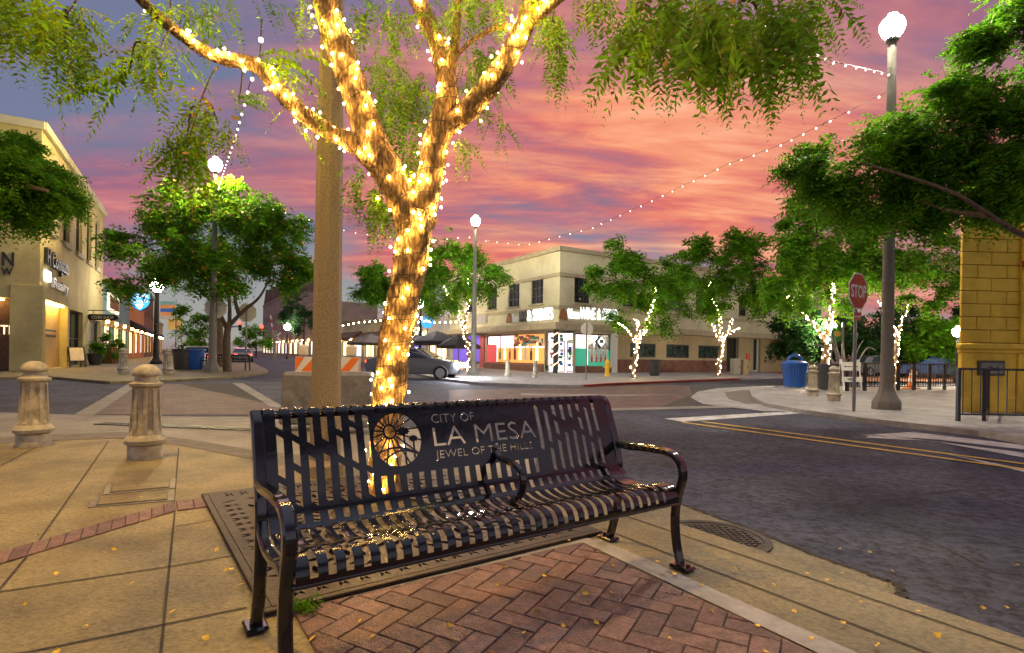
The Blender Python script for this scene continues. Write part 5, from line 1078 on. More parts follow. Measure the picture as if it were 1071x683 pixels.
# recessed corner entrance with glazed doors
A0 = WL.W(t_s1+.15, 0, -.05); A1 = WR.W(tdo-.15, 0, -.05); ex = (A1-A0); ex.z = 0; el = ex.length; ex.normalize(); en = Vector((ex.y, -ex.x, 0)); EF = Facade(A0-en*.5, ex, en)
mb = MB(); EF.box(mb, 0, el, 0, zsh, -.25, -.15); mb.build('entrance_back', M['shopwhite'], wb)
for i in range(3):
    a, b = el*i/3+.04, el*(i+1)/3-.04; dw = EF.window(wb, (a, b, .02, zsh-.5), .1, .09, 1, 2, glass='shopwhite', name='door', frame='white')
    mb = MB(); EF.box(mb, a+(b-a)*.8, a+(b-a)*.86, 1.0, 1.5, -.02, .03); sub(mb, 'handle', M['steel'], dw, wb)
    for k in range(9):
        mb = MB(); t = random.uniform(a+.2, b-.25); z = random.uniform(.4, 2.5); s_ = random.uniform(.06, .14); EF.box(mb, t-s_, t+s_, z-.1, z+.1, -.08, -.03+.001*k); sub(mb, 'notice', M[random.choice(['frame', 'red', 'blue', 'white', 'green', 'amber'])], dw, wb)
mb = MB(); WL.box(mb, t_s1+.15, .0, zsh, zc0, -.3, -.02); mb.build('entrance_lintel', M['stuccotrim'], wb)
# barber-striped column at the corner
cb = WP+Vector((-D1.x*0.25-.1, -D1.y*.25-.1, 0)); cb = A(581, 380, WP.y-.4); t = MB(); t.lathe([(.16, 0), (.16, zc0)], (cb.x, cb.y, 0), 16); cc_ = t.build('corner_column', M['frame'], wb, 40)
mb = MB(); P = [Vector((cb.x+math.cos(i*.55)*.175, cb.y+math.sin(i*.55)*.175, .1+i*.055)) for i in range(int((zc0-.2)/.055))]; mb.tube(P, .035, 5); sub(mb, 'light_spiral', M['shopwarm'], cc_, wb)
# right window: green poster
WR.window(wb, shR, .2, .1, 3, 1, glass='shopwhite', name='shop_window', frame='basebrick'); ws = tsh-tdo
gp_ = poster(WR, tdo+.05, tdo+ws*.34, .45, zsh*.62, -.05, 'shopgreen'); poster(WR, tdo+ws*.36, tsh-.1, .45, zsh*.58, -.052, 'shopgreen'); poster(WR, tdo+ws*.36, tsh-.1, zsh*.58+.02, zsh*.95, -.054, 'glassgreen')
for i in range(4): bottle(WR, tdo+ws*(.46+.13*i), .75, 1.2, 'white', -.05, gp_); bottle(WR, tdo+ws*(.46+.13*i), .68, .55, 'red', -.03, gp_)
mb = MB(); WR.box(mb, tsh, tsh+.5, 0, zsh+.1, .004, .12); mb.build('pilaster', M['white'], wb)
mb = MB(); WR.box(mb, tdo, tsh, -.05, .39, .003, .1); mb.build('shop_base', M['basebrick'], wb)
pd = WR.W(tsh-.9, zsh*.8, .02); mb = MB(); mb.plate([(0, -.45), (.45, 0), (0, .45), (-.45, 0)], WR.x, ZU, WR.n, pd, .03); dm = mb.build('diamond_sign', M['frame'], wb); mb = MB(); mb.plate([(0, -.36), (.36, 0), (0, .36), (-.36, 0)], WR.x, ZU, WR.n, pd+WR.n*.033, .01); sub(mb, 'sign_face', M['letterwhite'], dm, wb); mb = MB(); mb.plate([(-.2, -.08), (.2, -.08), (.12, .14), (-.12, .14)], WR.x, ZU, WR.n, pd+WR.n*.045, .01); sub(mb, 'sign_mark', M['frame'], dm, wb)
# lettering
def sign_run(f, px0, py0, px1, body, h_, m, name, out=.12, bold=.02):
    t0, z0 = f.at(px0, py0, out); t1, _ = f.at(px1, py0, out); mbx = text_mb(body, h_, f.x, f.n, f.W(t0, z0, out), .08, t1-t0, bold=bold); return mbx.build(name, M[m], wb)
zl = WL.at(560, 336)[1]; hL = .78
def run2(f, px0, px1, body, m, h_=hL, z=None, bold=.0): 
    t0 = f.at(px0, 330)[0]; t1 = f.at(px1, 330)[0]; z = z if z is not None else WL.at(578, 332.6)[1]; return text_mb(body, h_, f.x, f.n, f.W(t0, z, .02), .1, t1-t0, bold=bold).build('sign_letters', M[m], wb)
zb = WL.at(578, 334)[1]
run2(WL, 552.5, 579, '& SPIRITS', 'letterwhite', z=zb); run2(WL, 544, 551.5, 'WINE', 'frame', z=zb); run2(WL, 536.5, 543, 'Mesa', 'white', .6, z=zb)
run2(WR, 606, 622, 'WINE', 'letterwhite', z=zb+.08); run2(WR, 624, 646, '& SPIRITS', 'letterwhite', z=zb+.08); run2(WR, 593, 605, 'Mesa', 'letterwhite', .62, z=zb+.08, bold=.02)
for f, px in ((WL, 533.5), (WR, 588.5)):
    t0 = f.at(px, 330)[0]; mb = MB(); mb.plate([(-.35, 0), (.35, 0), (.3, .35), (0, .7), (-.25, .45)], f.x, ZU, f.n, f.W(t0, zb, .02), .1); mb.build('sign_emblem', M['terracotta'], wb)
mb = MB(); t0 = WL.at(500, 331)[0]; t1 = WL.at(510, 331)[0]; WL.box(mb, t0, t1, zb+.1, zb+.75, .02, .1, bev=.02); mb.build('wall_sign', M['greywall'], wb)

# ---- low shops and umbrellas left of the wine shop (same street face)
f2 = Facade(WL.W(-16, 0), -D1, -D2)
shop('low pale shop with violet window beside the wine shop', f2, -11, -.1, 5.6, M['greywall'], ['shopviolet', 'shopwarm'], None, upper=False); shop('low brown roofed restaurant behind the dining umbrellas', f2, -26, -11.1, 5.0, M['stucco2'], ['shopgold', 'shopwarm', 'shopred'], M['roof'], upper=False)
shop('pale low shop far behind the pole', f2, -48, -26.1, 5.4, M['stucco2'], ['shopwarm', 'shopwhite'], M['roof'], upper=False)
shop('tall peach building far down the right side of the street', f2, -75, -48.2, 9.5, M['farwall'], ['shopgold', 'shopwhite'], None)
g1 = shop('pale gabled building furthest down the right side of the street', f2, -120, -75.2, 13.5, M['farwall'], ['shopwarm', 'shopwhite'], None)
mb = MB()
for i in range(5):
    t0 = -119+i*8.8; P = [f2.W(t0, 13.6), f2.W(t0+8, 13.6), f2.W(t0+4, 17.5)]; Q = [p-f2.n*9 for p in P]; mb.add(P+Q, [(0, 1, 2), (0, 2, 5, 3), (1, 4, 5, 2), (3, 5, 4)])
mb.build('gable_roof', M['roof'], g1)
def umbrella(px, py, Y, r_, label):
    top = A(px, py, Y); t = thing('patio_umbrella', label, 'umbrella', (top.x, Y, 0), group='dark dining umbrellas'); mb = MB(); n = 8; zt = top.z
    mb.lathe([(.02, zt), (r_*.5, zt-.32), (r_, zt-.75), (r_, zt-.95)], n=8); mb.build('canopy', M['canvas'], t); mb = MB(); mb.tube([(0, 0, 0), (0, 0, zt-.05)], .035, 8); mb.build('pole', M['steel'], t); mb = MB(); mb.lathe([(.3, 0), (.3, .08), (.05, .1)], n=12); mb.build('base', M['steel'], t)
for a in ((457, 346, 39, 2.0, 'dark dining umbrella right of the big lit trunk'), (436, 348, 42, 1.9, 'dark dining umbrella directly behind the bright lamp'), (388, 349, 45, 2.0, 'dark dining umbrella left of the big lit trunk'), (480, 350, 37, 1.5, 'dark dining umbrella beside the slim lit tree')): umbrella(*a)
# gateway globe sign
gp0 = A(447, 337, 38); t = thing('round_sign', 'round blue and white neon sign above the dining umbrellas', 'sign', (gp0.x, 38, 0), local=False); mb = MB(); mb.plate([(.42*math.cos(2*PI*i/24), .42*math.sin(2*PI*i/24)) for i in range(24)], Vector((1, 0, 0)), ZU, Vector((0, -1, 0)), gp0, .1); mb.build('sign_face', M['signblue'], t); mb = MB(); mb.plate([(-.3, -.06), (-.05, .02), (.3, -.1), (.28, .1), (0, .2), (-.28, .1)], Vector((1, 0, 0)), ZU, Vector((0, -1, 0)), gp0+Vector((0, -.102, 0)), .01); mb.build('sign_mark', M['letterwhite'], t); mb = MB(); mb.tube([(gp0.x, 38.1, 0), (gp0.x, 38.1, gp0.z)], .04, 6); mb.build('post', M['steel'], t)

# ---- yellow block wall building at right
YP = G(1003, 431); YF = Facade(YP, V2((1, .05)), V2((.05, -1))); yb = thing('yellow_building', 'yellow stone block building with a framed plaque at its base', 'building', (YP.x, YP.y, 0), local=False)
zc = YF.at(1003, 363)[1]; ytop = YF.at(1003, 236)[1]; mb = MB(); mb.prism([tuple(YF.W(t, 0, o)[:2]) for t, o in ((.03, -.03), (9, -.03), (16, -8), (7.9, -8))], -.1, ytop+.6); mb.build('wall', M['joint'] if False else mat('block_joint', (.36, .21, .03), .85, .2, 3), yb)
mb = MB(); z = zc+.1; row = 0; ch = .285
while z < ytop+.5:
    t = 0. ; k = 0
    while t < 6:
        L_ = (.36 if row % 2 else .68) if k == 0 else .68
        if not (1.38 < t+.01 < 1.36): YF.box(mb, t+.005, min(t+L_, 6)-.005, z+.006, z+ch-.006, -.04, .02, bev=.012)
        t += L_; k += 1
    z += ch; row += 1
mb.build('blocks', M['yellow'], yb)
mb = MB(); YF.box(mb, -.09, 9, zc-.04, zc+.09, -.03, .12, bev=.03); YF.box(mb, -.05, 9, zc-.12, zc-.045, -.03, .07, bev=.015); mb.build('ledge', M['yellow'], yb)
mb = MB(); YF.box(mb, .0, 9, .0, zc-.125, -.04, .03); q0 = YF.at(1010, 374); q1 = YF.at(1062, 374); YF.box(mb, .0, .12, .35, zc-.13, .03, .05); YF.box(mb, q1[0], q1[0]+.35, .02, zc-.13, .032, .09, bev=.01); YF.box(mb, .0, 9, .0, .34, .031, .07, bev=.02); mb.build('base_panel', M['yellow'], yb)
mb = MB(); YF.box(mb, YF.at(1065, 300)[0], YF.at(1065, 300)[0]+.5, zc+.1, ytop+.4, .022, .09, bev=.01); mb.build('pilaster', M['yellow'], yb)
mb = MB(); a = YF.at(1063.5, 280); YF.box(mb, a[0], a[0]+.6, a[1], a[1]+.14, .092, .17, bev=.02); mb.build('bracket', M['red'], yb)
r_ = YF.rect(((1020.5, 377), (1048, 393))); mb = MB(); YF.box(mb, *r_, .032, .075, bev=.01); pq = mb.build('plaque', M['frame'], yb); mb = MB(); YF.box(mb, r_[0]+.045, r_[1]-.045, r_[2]+.045, r_[3]-.045, .076, .082); sub(mb, 'plaque_face', mat('plaque_metal', (.22, .20, .17), .4, .5, 16), pq, yb)
mb = MB(); mb.plate([(-.2, -.06), (-.05, .05), (.05, 0), (.12, .03), (.2, -.06)], YF.x, ZU, YF.n, YF.W((r_[0]+r_[1])/2, (r_[2]+r_[3])/2, .083), .006); sub(mb, 'plaque_relief', M['frame'], pq, yb)

# ================================================================== STREET FURNITURE
def railing(label, P, Q, h_, n, name='railing', posts=3, zb=.12, w=.014, post=.028, group=None):
    P, Q = Vector(P), Vector(Q); t = thing(name, label, 'railing', P, local=False, group=group); d = (Q-P).normalized(); nn = Vector((-d.y, d.x, 0)); L_ = (Q-P).length
    mb = MB(); mb.box((P+Q)/2+ZU*h_, (L_, .05, .04), (d, nn, ZU)); mb.box((P+Q)/2+ZU*zb, (L_, .035, .03), (d, nn, ZU)); mb.build('rails', M['blackmetal'], t)
    mb = MB()
    for i in range(n): p = P+d*L_*(i+.5)/n; mb.box(p+ZU*(h_+zb)/2, (w, w, h_-zb-.03), (d, nn, ZU))
    mb.build('bars', M['blackmetal'], t)
    for i in range(posts): p = P+d*L_*i/(posts-1); mb = MB(); mb.box(p+ZU*(h_+.02)/2, (post*2, post*2, h_+.02), (d, nn, ZU)); mb.build('post', M['blackmetal'], t)
Pa = G(1002, 440.5); railing('black bar railing in front of the yellow wall', Pa, Pa+Vector((2.8, .02, 0)), .97, 17, posts=3, zb=.13)
Pb = Pa+Vector((2.0, .05, 0)); railing('black bar railing running back along the yellow wall', Pa+Vector((.55, .08, 0)), G(1040, 430)+Vector((0, .1, 0)), .97, 9, posts=2)
railing('long black fence along the brown parking lot', G(886, 409), G(1003, 407.5), 1.0, 42, posts=8, zb=.15, w=.02, post=.045)
# stop signs
def octo(r_): return [(r_*math.cos(R(22.5+45*i)), r_*math.sin(R(22.5+45*i))) for i in range(8)]
def sign_post(label, base, cz, r_, nrm, face=True, postr=.03, zt=None, name='stop_sign', pole=True, plate=False):
    base = Vector(base); t = thing(name, label, 'stop sign', base, local=False, group='octagonal signs'); n = V2(nrm); x = ZU.cross(n)*-1; x = Vector((-n.y, n.x, 0)); c = base+ZU*cz+n*.05
    if pole: mb = MB(); mb.tube([base, base+ZU*(cz+r_*.8)], postr, 10); mb.build('post', M['steel'], t, 40)
    mb = MB(); mb.plate(octo(r_), x, ZU, n, c, .006); mb.build('plate', M['white'] if face else M['signback'], t)
    if face:
        mb = MB(); mb.plate(octo(r_*.93), x, ZU, n, c+n*.0075, .003); f_ = mb.build('sign_face', M['red'], t)
        text_mb('STOP', r_*.62, x, n, c+n*.011-ZU*r_*.31, .004, r_*1.5, 'CENTER', bold=.02).build('sign_letters', M['white'], t)
    if plate: mb = MB(); mb.box(c-ZU*(r_+.12), (.005, .3, .16), (n, x, ZU)); mb.build('small_plate', M['red'], t); text_mb('ALL WAY', .06, x, n, c+n*.004-ZU*(r_+.15), .004, .25, 'CENTER').build('sign_letters', M['white'], t)
    return t
b = G(893, 430); zc_ = A(901, 305, b.y).z; sign_post('red stop sign on a steel post by the right lamp', b, zc_, .42, (.526, -.85), plate=True, postr=.035)
b = G(613, 398); zc_ = A(615, 344, b.y).z; sign_post('pale back of an octagonal sign in front of the wine shop door', b, zc_, .30*b.y/24.4, (.3, 1), False)
b = G(222, 389)+Vector((0, .2, 0)); zc_ = A(223, 322, b.y).z; sign_post('pale octagonal sign back mounted on the left lamp post', b, zc_, .55, (-.2, 1), False, pole=True, postr=.02)
b = G(257, 386.5); zc_ = A(258, 327, b.y).z; sign_post('pale octagonal sign back on its own post right of the left lamp', b, zc_, .56, (-.1, 1), False, postr=.05)
# bins
def litter_bin(label, base, h_, r_, m, slats=True, name='litter_bin', arch=False, taper=.82):
    t = thing(name, label, 'litter bin', base, group='litter bins'); mb = MB(); n = 26
    if slats:
        for i in range(n):
            a = 2*PI*i/n; d = Vector((math.cos(a), math.sin(a), 0)); tn = Vector((-d.y, d.x, 0)); up = (d*(r_-r_*taper)+ZU*h_*.86).normalized(); mb.box(d*(r_*(1+taper)/2)+ZU*(h_*.5), (2*PI*r_/n*.62, .02, h_*.88), (tn, up.cross(tn), up))
        mb.build('slats', M[m], t); mb = MB(); mb.lathe([(r_*taper*.93, .04), (r_*.93, h_*.9)], n=24); mb.build('liner', M['darkbin'], t, 40)
        mb = MB()
        for z, q in ((.06, taper*1.02), (h_*.94, 1.06)): mb.lathe([(r_*q*.93, z-.03), (r_*q, z-.03), (r_*q, z+.03), (r_*q*.93, z+.03), (r_*q*.93, z-.03)], n=30)
        mb.build('rim', M[m], t, 40)
    else:
        mb.lathe([(r_*taper*.9, 0), (r_*taper, .05), (r_*.97, h_*.88), (r_*1.08, h_*.9), (r_*1.08, h_*.98), (r_*.95, h_), (r_*.9, h_*.97), (.001, h_*.95)], n=28); mb.build('body', M[m], t, 35)
        mb = MB(); mb.lathe([(r_*1.10, h_*.91), (r_*1.12, h_*.95), (r_*1.10, h_*.98)], n=28); mb.build('rim', M[m], t, 35)
    if arch:
        mb = MB(); mb.lathe([(r_*1.0, h_*.97), (r_*.7, h_*1.03), (r_*.3, h_*1.05)], n=24); mb.tube([(math.cos(PI*i/10)*r_*.62, 0, h_*1.0+math.sin(PI*i/10)*r_*.55) for i in range(11)], .05, 8); mb.build('hood', M[m], t, 40)
    return t
b = G(831, 405); litter_bin('bright blue slatted litter bin with an arched hood', b, (405-379)/F*b.y*1.03, .46, 'blue', arch=True)
b = G(866, 408); litter_bin('dark round litter bin between the two pale bollards', b, .98, .38, 'darkbin')
b = G(684.5, 393); litter_bin('dark grey tapered bin standing between the two lit kerb trees', b, 17/F*b.y, .36, 'darkbin', False, taper=.78)
b = G(191, 386.5); litter_bin('black plastic bin left of the blue one by the parked cars', b, 1.15, .5, 'darkbin', False); b = G(204, 386.5); litter_bin('blue plastic bin beside the black one by the parked cars', b, 1.15, .48, 'blue', False)
# hydrant
hpnt = G(635, 393.5); t = thing('fire_hydrant', 'yellow fire hydrant on the walk beside the green poster', 'fire hydrant', hpnt); s_ = 1.15
mb = MB(); mb.lathe([(.17, 0), (.17, .06), (.12, .08), (.12, .55*s_), (.15, .57*s_), (.15, .62*s_)], n=16); mb.build('barrel', M['hydrant'], t, 40); mb = MB(); mb.lathe([(.14, .62*s_), (.12, .72*s_), (.06, .78*s_), (.04, .84*s_), (.001, .84*s_)], n=16); mb.build('cap', M['hydrant'], t, 40)
mb = MB(); mb.tube([(-.22, 0, .45*s_), (.22, 0, .45*s_)], .06, 10); mb.tube([(0, -.22, .40*s_), (0, 0, .40*s_)], .08, 10); mb.build('outlets', M['hydrant'], t, 40)
# a-frame board at right
bq = G(888, 409); t = thing('barricade_board', 'white folding board sign with dark arrow behind the stop sign post', 'board sign', bq); Y = bq.y; w = 20/F*Y; mb = MB()
for x in (-w*.45, w*.45):
    for s_ in (-1, 1): mb = MB(); mb.tube([(x, s_*.22, 0), (x, s_*.03, 1.12)], .025, 6); mb.build('leg', M['white'], t)
mb = MB(); mb.box((0, -.09, .88), (w, .02, .30)); bdq = mb.build('board', M['white'], t); mb = MB(); mb.box((0, -.16, .42), (w*1.05, .02, .18)); bq2 = mb.build('board', M['white'], t)
mb = MB(); mb.plate([(-.26, .0), (-.2, .035), (-.2, .012), (.24, .012), (.24, -.012), (-.2, -.012), (-.2, -.035)], Vector((1, 0, 0)), ZU, Vector((0, -1, 0)), Vector((0, -.102, .87)), .006); sub(mb, 'arrow', M['frame'], bdq); sub(text_mb('WEEK', .085, Vector((1, 0, 0)), Vector((0, -1, 0)), Vector((-.16, -.172, .38)), .006, .3, bold=.02), 'letters', M['frame'], bq2)
# cone
cpt = G(953, 406.5); t = thing('traffic_cone', 'orange and white traffic cone in the brown lot', 'traffic cone', cpt); k = 1.0
mb = MB(); mb.box((0, 0, .02), (.42, .42, .04), bev=.01); mb.build('base', M['orange'], t); 
for z0, z1, m in ((.04, .28, 'orange'), (.28, .42, 'white'), (.42, .55, 'orange'), (.55, .64, 'white'), (.64, .76, 'orange')): mb = MB(); rr = lambda z: .17-.135*(z/.76); mb.lathe([(rr(z0), z0), (rr(z1), z1)], n=20); mb.build('band', M[m], t, 40)
# concrete barrier blocks and striped barricade behind the pole
def kblock(label, px0, px1, pytop, Y, m):
    a, b = A(px0, pytop, Y), A(px1, pytop, Y); t = thing('barrier_block', label, 'barrier', ((a.x+b.x)/2, Y, 0), group='grey barrier blocks'); w = abs(b.x-a.x); h_ = a.z
    mb = MB(); mb.box((0, .2, h_*.55), (w, .40, h_*.9), bev=.05); mb.build('body', M[m], t, 30); mb = MB(); mb.box((0, .2, .07-.0), (w*.98, .55, .14), bev=.03); mb.build('foot', M[m], t, 30)
kblock('grey barrier block left of the near light pole', 293, 333, 389, 8.2, 'barrier'); kblock('grey barrier block right of the near light pole', 347, 387.5, 389, 8.0, 'barrier')
a, b = A(309, 373, 9.4), A(377, 373, 9.4); t = thing('striped_barricade', 'orange and white striped barricade behind the near light pole', 'barricade', ((a.x+b.x)/2, 9.4, 0)); w = b.x-a.x; z1 = a.z; h_ = .26
mb = MB(); mb.box((0, 0, z1-h_/2), (w, .03, h_), bev=.004); bdx = mb.build('board', M['white'], t); mb = MB()
for i in range(-1, 4): x = -w/2+w*(i+.3)/3.4; P = [(x, -h_/2+.006), (x+.17, -h_/2+.006), (x+.17+.22, h_/2-.006), (x+.22, h_/2-.006)]; P = [(min(max(q[0], -w/2+.005), w/2-.005), q[1]) for q in P]; mb.plate(P, Vector((1, 0, 0)), ZU, Vector((0, -1, 0)), Vector((0, -.0165, z1-h_/2)), .003)
sub(mb, 'stripes', M['orange'], bdx); mb = MB()
for x in (-w*.42, w*.42): mb = MB(); mb.box((x, .03, z1/2), (.06, .03, z1)); mb.box((x, .05, .04), (.06, .6, .05)); mb.build('leg', M['steel'], t)
for x in (-w*.38, w*.36): mb = MB(); mb.box((x, 0, z1+.11), (.17, .09, .2), bev=.03); mb.build('warning_lamp', M['signback'], t)
# black slatted bench/rack under the left tree
bq = G(235, 387); t = thing('park_bench', 'black metal bench beneath the broad left tree', 'bench', bq); k = bq.y/F; w = 46*k; mb = MB(); mb.box((0, .1, .5), (w, .5, .05), bev=.02); mb.build('seat', M['black'], t); mb = MB(); mb.box((0, .32, .82), (w, .05, .1)); mb.box((0, .31, .62), (w, .04, .06)); n = 18
for i in range(n): mb.box((-w/2+w*(i+.5)/n, .315, .72), (.05, .03, .22))
mb.build('backrest', M['black'], t)
for x in (-w/2, 0, w/2): mb = MB(); mb.tube([(x, .35, 0), (x, .35, .85)], .035, 6); mb.tube([(x, -.15, 0), (x, -.15, .68), (x, .3, .7)], .03, 6); mb.build('leg', M['black'], t)
# utility cabinets beside the far lit tree, red post, parking meter bits
for px, w_, h_, m, lab in ((769, 7.5, 17, 'greywall', 'grey utility cabinet just right of the far lit kerb tree'), (778, 6, 16, 'tan', 'tan utility cabinet nearest the red post')):
    b = G(px, 392); t = thing('utility_cabinet', lab, 'cabinet', b, group='cabinets at the kerb end'); k = b.y/F; mb = MB(); mb.box((0, 0, h_*k/2), (w_*k, .6, h_*k), bev=.03); bo = mb.build('body', M[m], t); mb = MB(); mb.box((0, -.31, h_*k*.52), (w_*k*.8, .02, h_*k*.8), bev=.008); dq = mb.build('door', M[m], t); mb = MB(); mb.box((w_*k*.3, -.335, h_*k*.5), (.04, .03, .14)); sub(mb, 'handle', M['frame'], dq)
b = G(782, 391); t = thing('red_post_box', 'slim red box on a dark post at the kerb end', 'post', b); mb = MB(); mb.tube([(0, 0, 0), (0, 0, .9)], .06, 8); mb.build('post', M['frame'], t); mb = MB(); mb.box((0, 0, 1.2), (.22, .18, .55), bev=.03); mb.build('box', M['red'], t)
# traffic signals and crossing gate far down the street
def signal(label, base_px, top_py, Y, arm_px, heads):
    p = A(base_px, top_py, Y); t = thing('traffic_signal', label, 'traffic light', (p.x, Y, 0), local=False); mb = MB(); mb.tube([(p.x, Y, 0), (p.x, Y, p.z)], .14, 8); mb.build('mast', M['steel'], t, 40); q = A(arm_px, top_py, Y); mb = MB(); mb.tube([(p.x, Y, p.z-.1), (q.x, Y, p.z)], [.10, .06], 8); mb.build('arm', M['steel'], t, 40)
    for hx, hy in heads:
        c = A(hx, hy, Y); mb = MB(); mb.box(c+Vector((0, 0, -.3)), (.42, .25, 1.15), bev=.05); hd = mb.build('signal_head', M['blackmetal'], t); mb = MB(); mb.lathe([(.2, 0), (.2, .04), (.001, .05)], n=16)
        o = sub(mb, 'red_light', M['redlight'], hd); o.location = c+Vector((0, -.13, .08))-Vector((p.x, Y, 0)); o.rotation_euler = (R(90), 0, 0)
        for j, z in enumerate((-.28, -.64)): mb = MB(); mb.lathe([(.15, 0), (.15, .03), (.001, .035)], n=14); o = sub(mb, 'dark_lens', M['glass'], hd); o.location = c+Vector((0, -.13, z))-Vector((p.x, Y, 0)); o.rotation_euler = (R(90), 0, 0)
signal('red traffic light on a long arm at the end of the street', 287, 347, 62, 262, [(274.5, 342.5)]); signal('red traffic light left of the other one at the end of the street', 240, 341, 66, 253, [(251.5, 338.5)])
p0 = A(288, 372, 70); t = thing('crossing_gate', 'raised red and white rail crossing gate beyond the lights', 'crossing gate', (p0.x, 70, 0), local=False); a, b = A(288, 362, 70), A(283, 330, 70); n = 8
for i in range(n): mb = MB(); mb.tube([a.lerp(b, i/n), a.lerp(b, (i+1)/n)], .10, 6); mb.build('gate_arm', M['white' if i % 2 else 'red'], t)
mb = MB(); mb.tube([(p0.x, 70, 0), (p0.x, 70, A(288, 345, 70).z)], .1, 8); mb.build('mast', M['steel'], t); c = A(289, 352, 69.8); mb = MB()
for s_ in (-1, 1): mb.box(c, (1.5, .04, .22), (Vector((.75, 0, .66*s_)).normalized(), Vector((0, 1, 0)), Vector((-.66*s_, 0, .75)).normalized()))
mb.build('crossbuck', M['white'], t)

# ================================================================== CARS
def car(label, loc, rot, paint, lights=True, name='parked_car'):
    t = thing(name, label, 'car', loc, rot, group='cars')
    # x forward; length 4.5; cross-sections
    side = [(-2.2, .42), (-2.25, .62), (-2.18, .90), (-1.75, .98), (-1.25, 1.36), (-.6, 1.46), (.15, 1.44), (.95, 1.02), (1.9, .86), (2.2, .70), (2.24, .45), (2.1, .26), (-2.1, .26)]
    def wdt(z): return .86 if z < .95 else .86-(z-.95)*.42
    mb = MB(); n = len(side); Lp = [(x, -wdt(z)*(1 if abs(x) < 1.9 else .9), z) for x, z in side]; Rp = [(x, -y, z) for x, y, z in Lp]
    mb.add(Lp+Rp, [tuple(range(n)), tuple(range(2*n-1, n-1, -1))]+[(i, n+i, n+(i+1) % n, (i+1) % n) for i in range(n)]); o = mb.build('body', M[paint], t, 30); bv = o.modifiers.new('bevel', 'BEVEL'); bv.width = .06; bv.segments = 3; bv.limit_method = 'ANGLE'; bv.angle_limit = R(20)
    for s_ in (-1, 1):
        for P in ([(-1.2, 1.0), (-.98, 1.33), (-.35, 1.40), (-.32, 1.0)], [(-.25, 1.0), (-.28, 1.40), (.10, 1.385), (.75, 1.0)]):
            mb = MB(); mb.add([(x, s_*(wdt(z)+.006), z) for x, z in P]+[(x, s_*(wdt(z)-.03), z) for x, z in P], [(0, 1, 2, 3), (7, 6, 5, 4), (0, 4, 5, 1), (1, 5, 6, 2), (2, 6, 7, 3), (3, 7, 4, 0)]); mb.build('side_window', M['glass'], t)
    for P in ([(.20, 1.425), (.93, 1.035)], [(-1.28, 1.335), (-1.73, .99)]):
        (x0, z0), (x1, z1) = P; sgn = 1 if x1 > x0 else -1; mb = MB(); w0, w1 = wdt(z0)-.1, wdt(z1)-.1; e = .02
        mb.add([(x0+e*sgn, -w0, z0+e), (x0+e*sgn, w0, z0+e), (x1+e*sgn, w1, z1+e), (x1+e*sgn, -w1, z1+e)], [(0, 1, 2, 3)]); mb.build('windscreen' if sgn > 0 else 'rear_window', M['glass'], t)
    for x in (-1.38, 1.36):
        for s_ in (-1, 1):
            mb = MB(); P = [(.33*math.cos(2*PI*i/24), .33*math.sin(2*PI*i/24)) for i in range(24)]; mb.plate(P, Vector((1, 0, 0)), ZU, Vector((0, s_, 0)), Vector((x, s_*.72, .33)), .17); w = mb.build('wheel', M['tyre'], t, 40); mb = MB(); mb.plate([(a*.64, b*.64) for a, b in P], Vector((1, 0, 0)), ZU, Vector((0, s_, 0)), Vector((x, s_*.892, .33)), .008); sub(mb, 'rim', M['rim'], w)
    for s_ in (-1, 1):
        mb = MB(); mb.box((2.14, s_*.66, .69), (.26, .36, .17), bev=.05); mb.build('headlight', M['headlight'] if lights else M['glass'], t); mb = MB(); mb.box((-2.2, s_*.6, .78), (.08, .28, .16), bev=.03); mb.build('taillight', M['taillight'], t)
    return t
c0 = A(436, 395, 25.5); car('dark grey car with blazing headlights turning behind the big lit trunk', (c0.x, 25.5, RZ), R(-8), 'cargrey', True, 'car')
c1 = A(206, 385, 36); car('white car parked behind the bins at left', (c1.x, 36, RZ), R(120), 'carwhite', False); c2 = A(212, 385, 40); car('dark blue car parked behind the white one at left', (c2.x-1.2, 43, RZ), R(121), 'carblue', False); c3 = A(240, 385, 50); car('grey car parked furthest down the left street', (c3.x, 52, RZ), R(122), 'cargrey', False)
for px, Y, lab, p, r_ in ((915, 38, 'grey car parked in the lot left of the cone', 'cargrey', 15), (972, 36, 'dark blue car parked in the lot right of the cone', 'carblue', 170), (895, 44, 'white car parked deep in the lot near the lamp post', 'carwhite', 170)): q = A(px, 390, Y); car(lab, (q.x, Y, .0), R(r_), p, False)

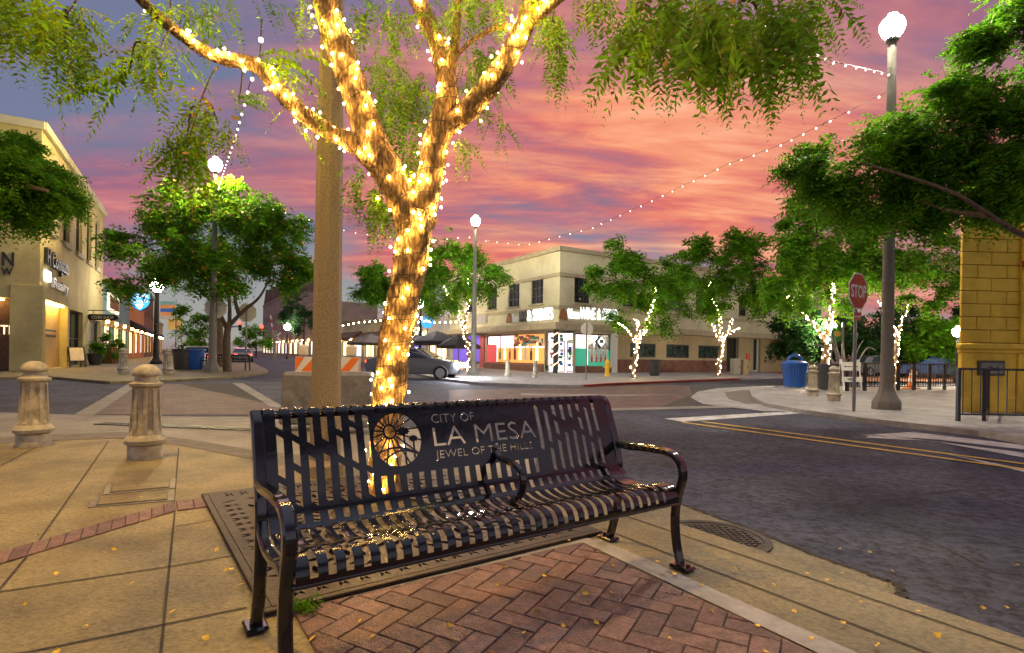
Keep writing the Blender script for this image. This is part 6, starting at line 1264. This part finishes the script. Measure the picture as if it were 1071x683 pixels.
# ================================================================== SMALL THINGS ON THE GROUND
def petal_mesh():
    mb = MB(); P = []; 
    for i in range(7): a = i/6; P += [(a*.03-.015, -.011*math.sin(PI*min(.97, a+.05)), .003+.006*a*a), (a*.03-.015, .011*math.sin(PI*min(.97, a+.05)), .004+.008*(1-a))]
    mb.add(P, [(2*i, 2*i+2, 2*i+3, 2*i+1) for i in range(6)]); return mb.mesh('petal', mat('fallen_petal', (.80, .52, .04), .6, .2, 40))
pm = petal_mesh()
pts = [(530, 594), (611, 622), (568, 603), (594, 566), (462, 583), (520, 612), (640, 592), (672, 630), (590, 655), (500, 640), (345, 637), (378, 650), (392, 666), (330, 668), (560, 640), (700, 668), (745, 640), (770, 596), (810, 612), (842, 600), (882, 600), (863, 607), (745, 565), (960, 640), (884, 652), (918, 676), (800, 683), (850, 668), (690, 588), (705, 601), (735, 555), (715, 547), (880, 574), (935, 598), (928, 612), (1030, 636), (1052, 636), (1066, 592), (912, 578),
       (252, 612), (262, 598), (240, 596), (258, 655), (60, 683), (40, 560), (140, 610), (60, 600), (25, 632), (205, 512), (218, 517), (236, 597), (254, 592), (145, 520), (120, 575), (180, 640), (90, 655), (215, 668), (20, 470), (226, 575), (640, 620), (548, 662), (470, 655), (655, 575), (625, 652), (735, 612), (790, 655), (832, 640), (900, 630), (980, 665), (1010, 650)]
for i, (px, py) in enumerate(pts):
    z = RZ+.008 if (py < 585 and px > 700) or px > 925 and py < 640 else .012
    o = bpy.data.objects.new('fallen_petal', pm); C.objects.link(o); o.location = G(px+random.uniform(-2, 2), py, z); o.rotation_euler = (random.uniform(-.5, .5), random.uniform(-.5, .5), random.uniform(0, 6.28)); s_ = random.uniform(.55, 1.25); o.scale = (s_, s_, s_); tag(o, 'small yellow petal fallen on the pavement', 'petal', 'yellow petals scattered on the ground')
# weed by the bench leg
wp = G(316, 640); O = np.tile(np.array([wp.x, wp.y, .0]), (26, 1))+rng.normal(0, .012, (26, 3))*[1, 1, 0]; Dv = rng.normal(0, .6, (26, 3)); Dv[:, 2] = rng.uniform(.5, 1.3, 26)
V = fronds(O, Dv, rng.uniform(.06, .13, 26), 5, .42, .05, rng.uniform(.2, .7, 26)); t = thing('weed', 'small green weed in the joint by the bench leg', 'weed', wp, local=False); o = bpy.data.objects.new('leaves', leaf_mesh('leaves', V, [M['leafmid']], wp)); C.objects.link(o); o.parent = t
for o in C.objects:
    if '_base' in o: del o['_base']
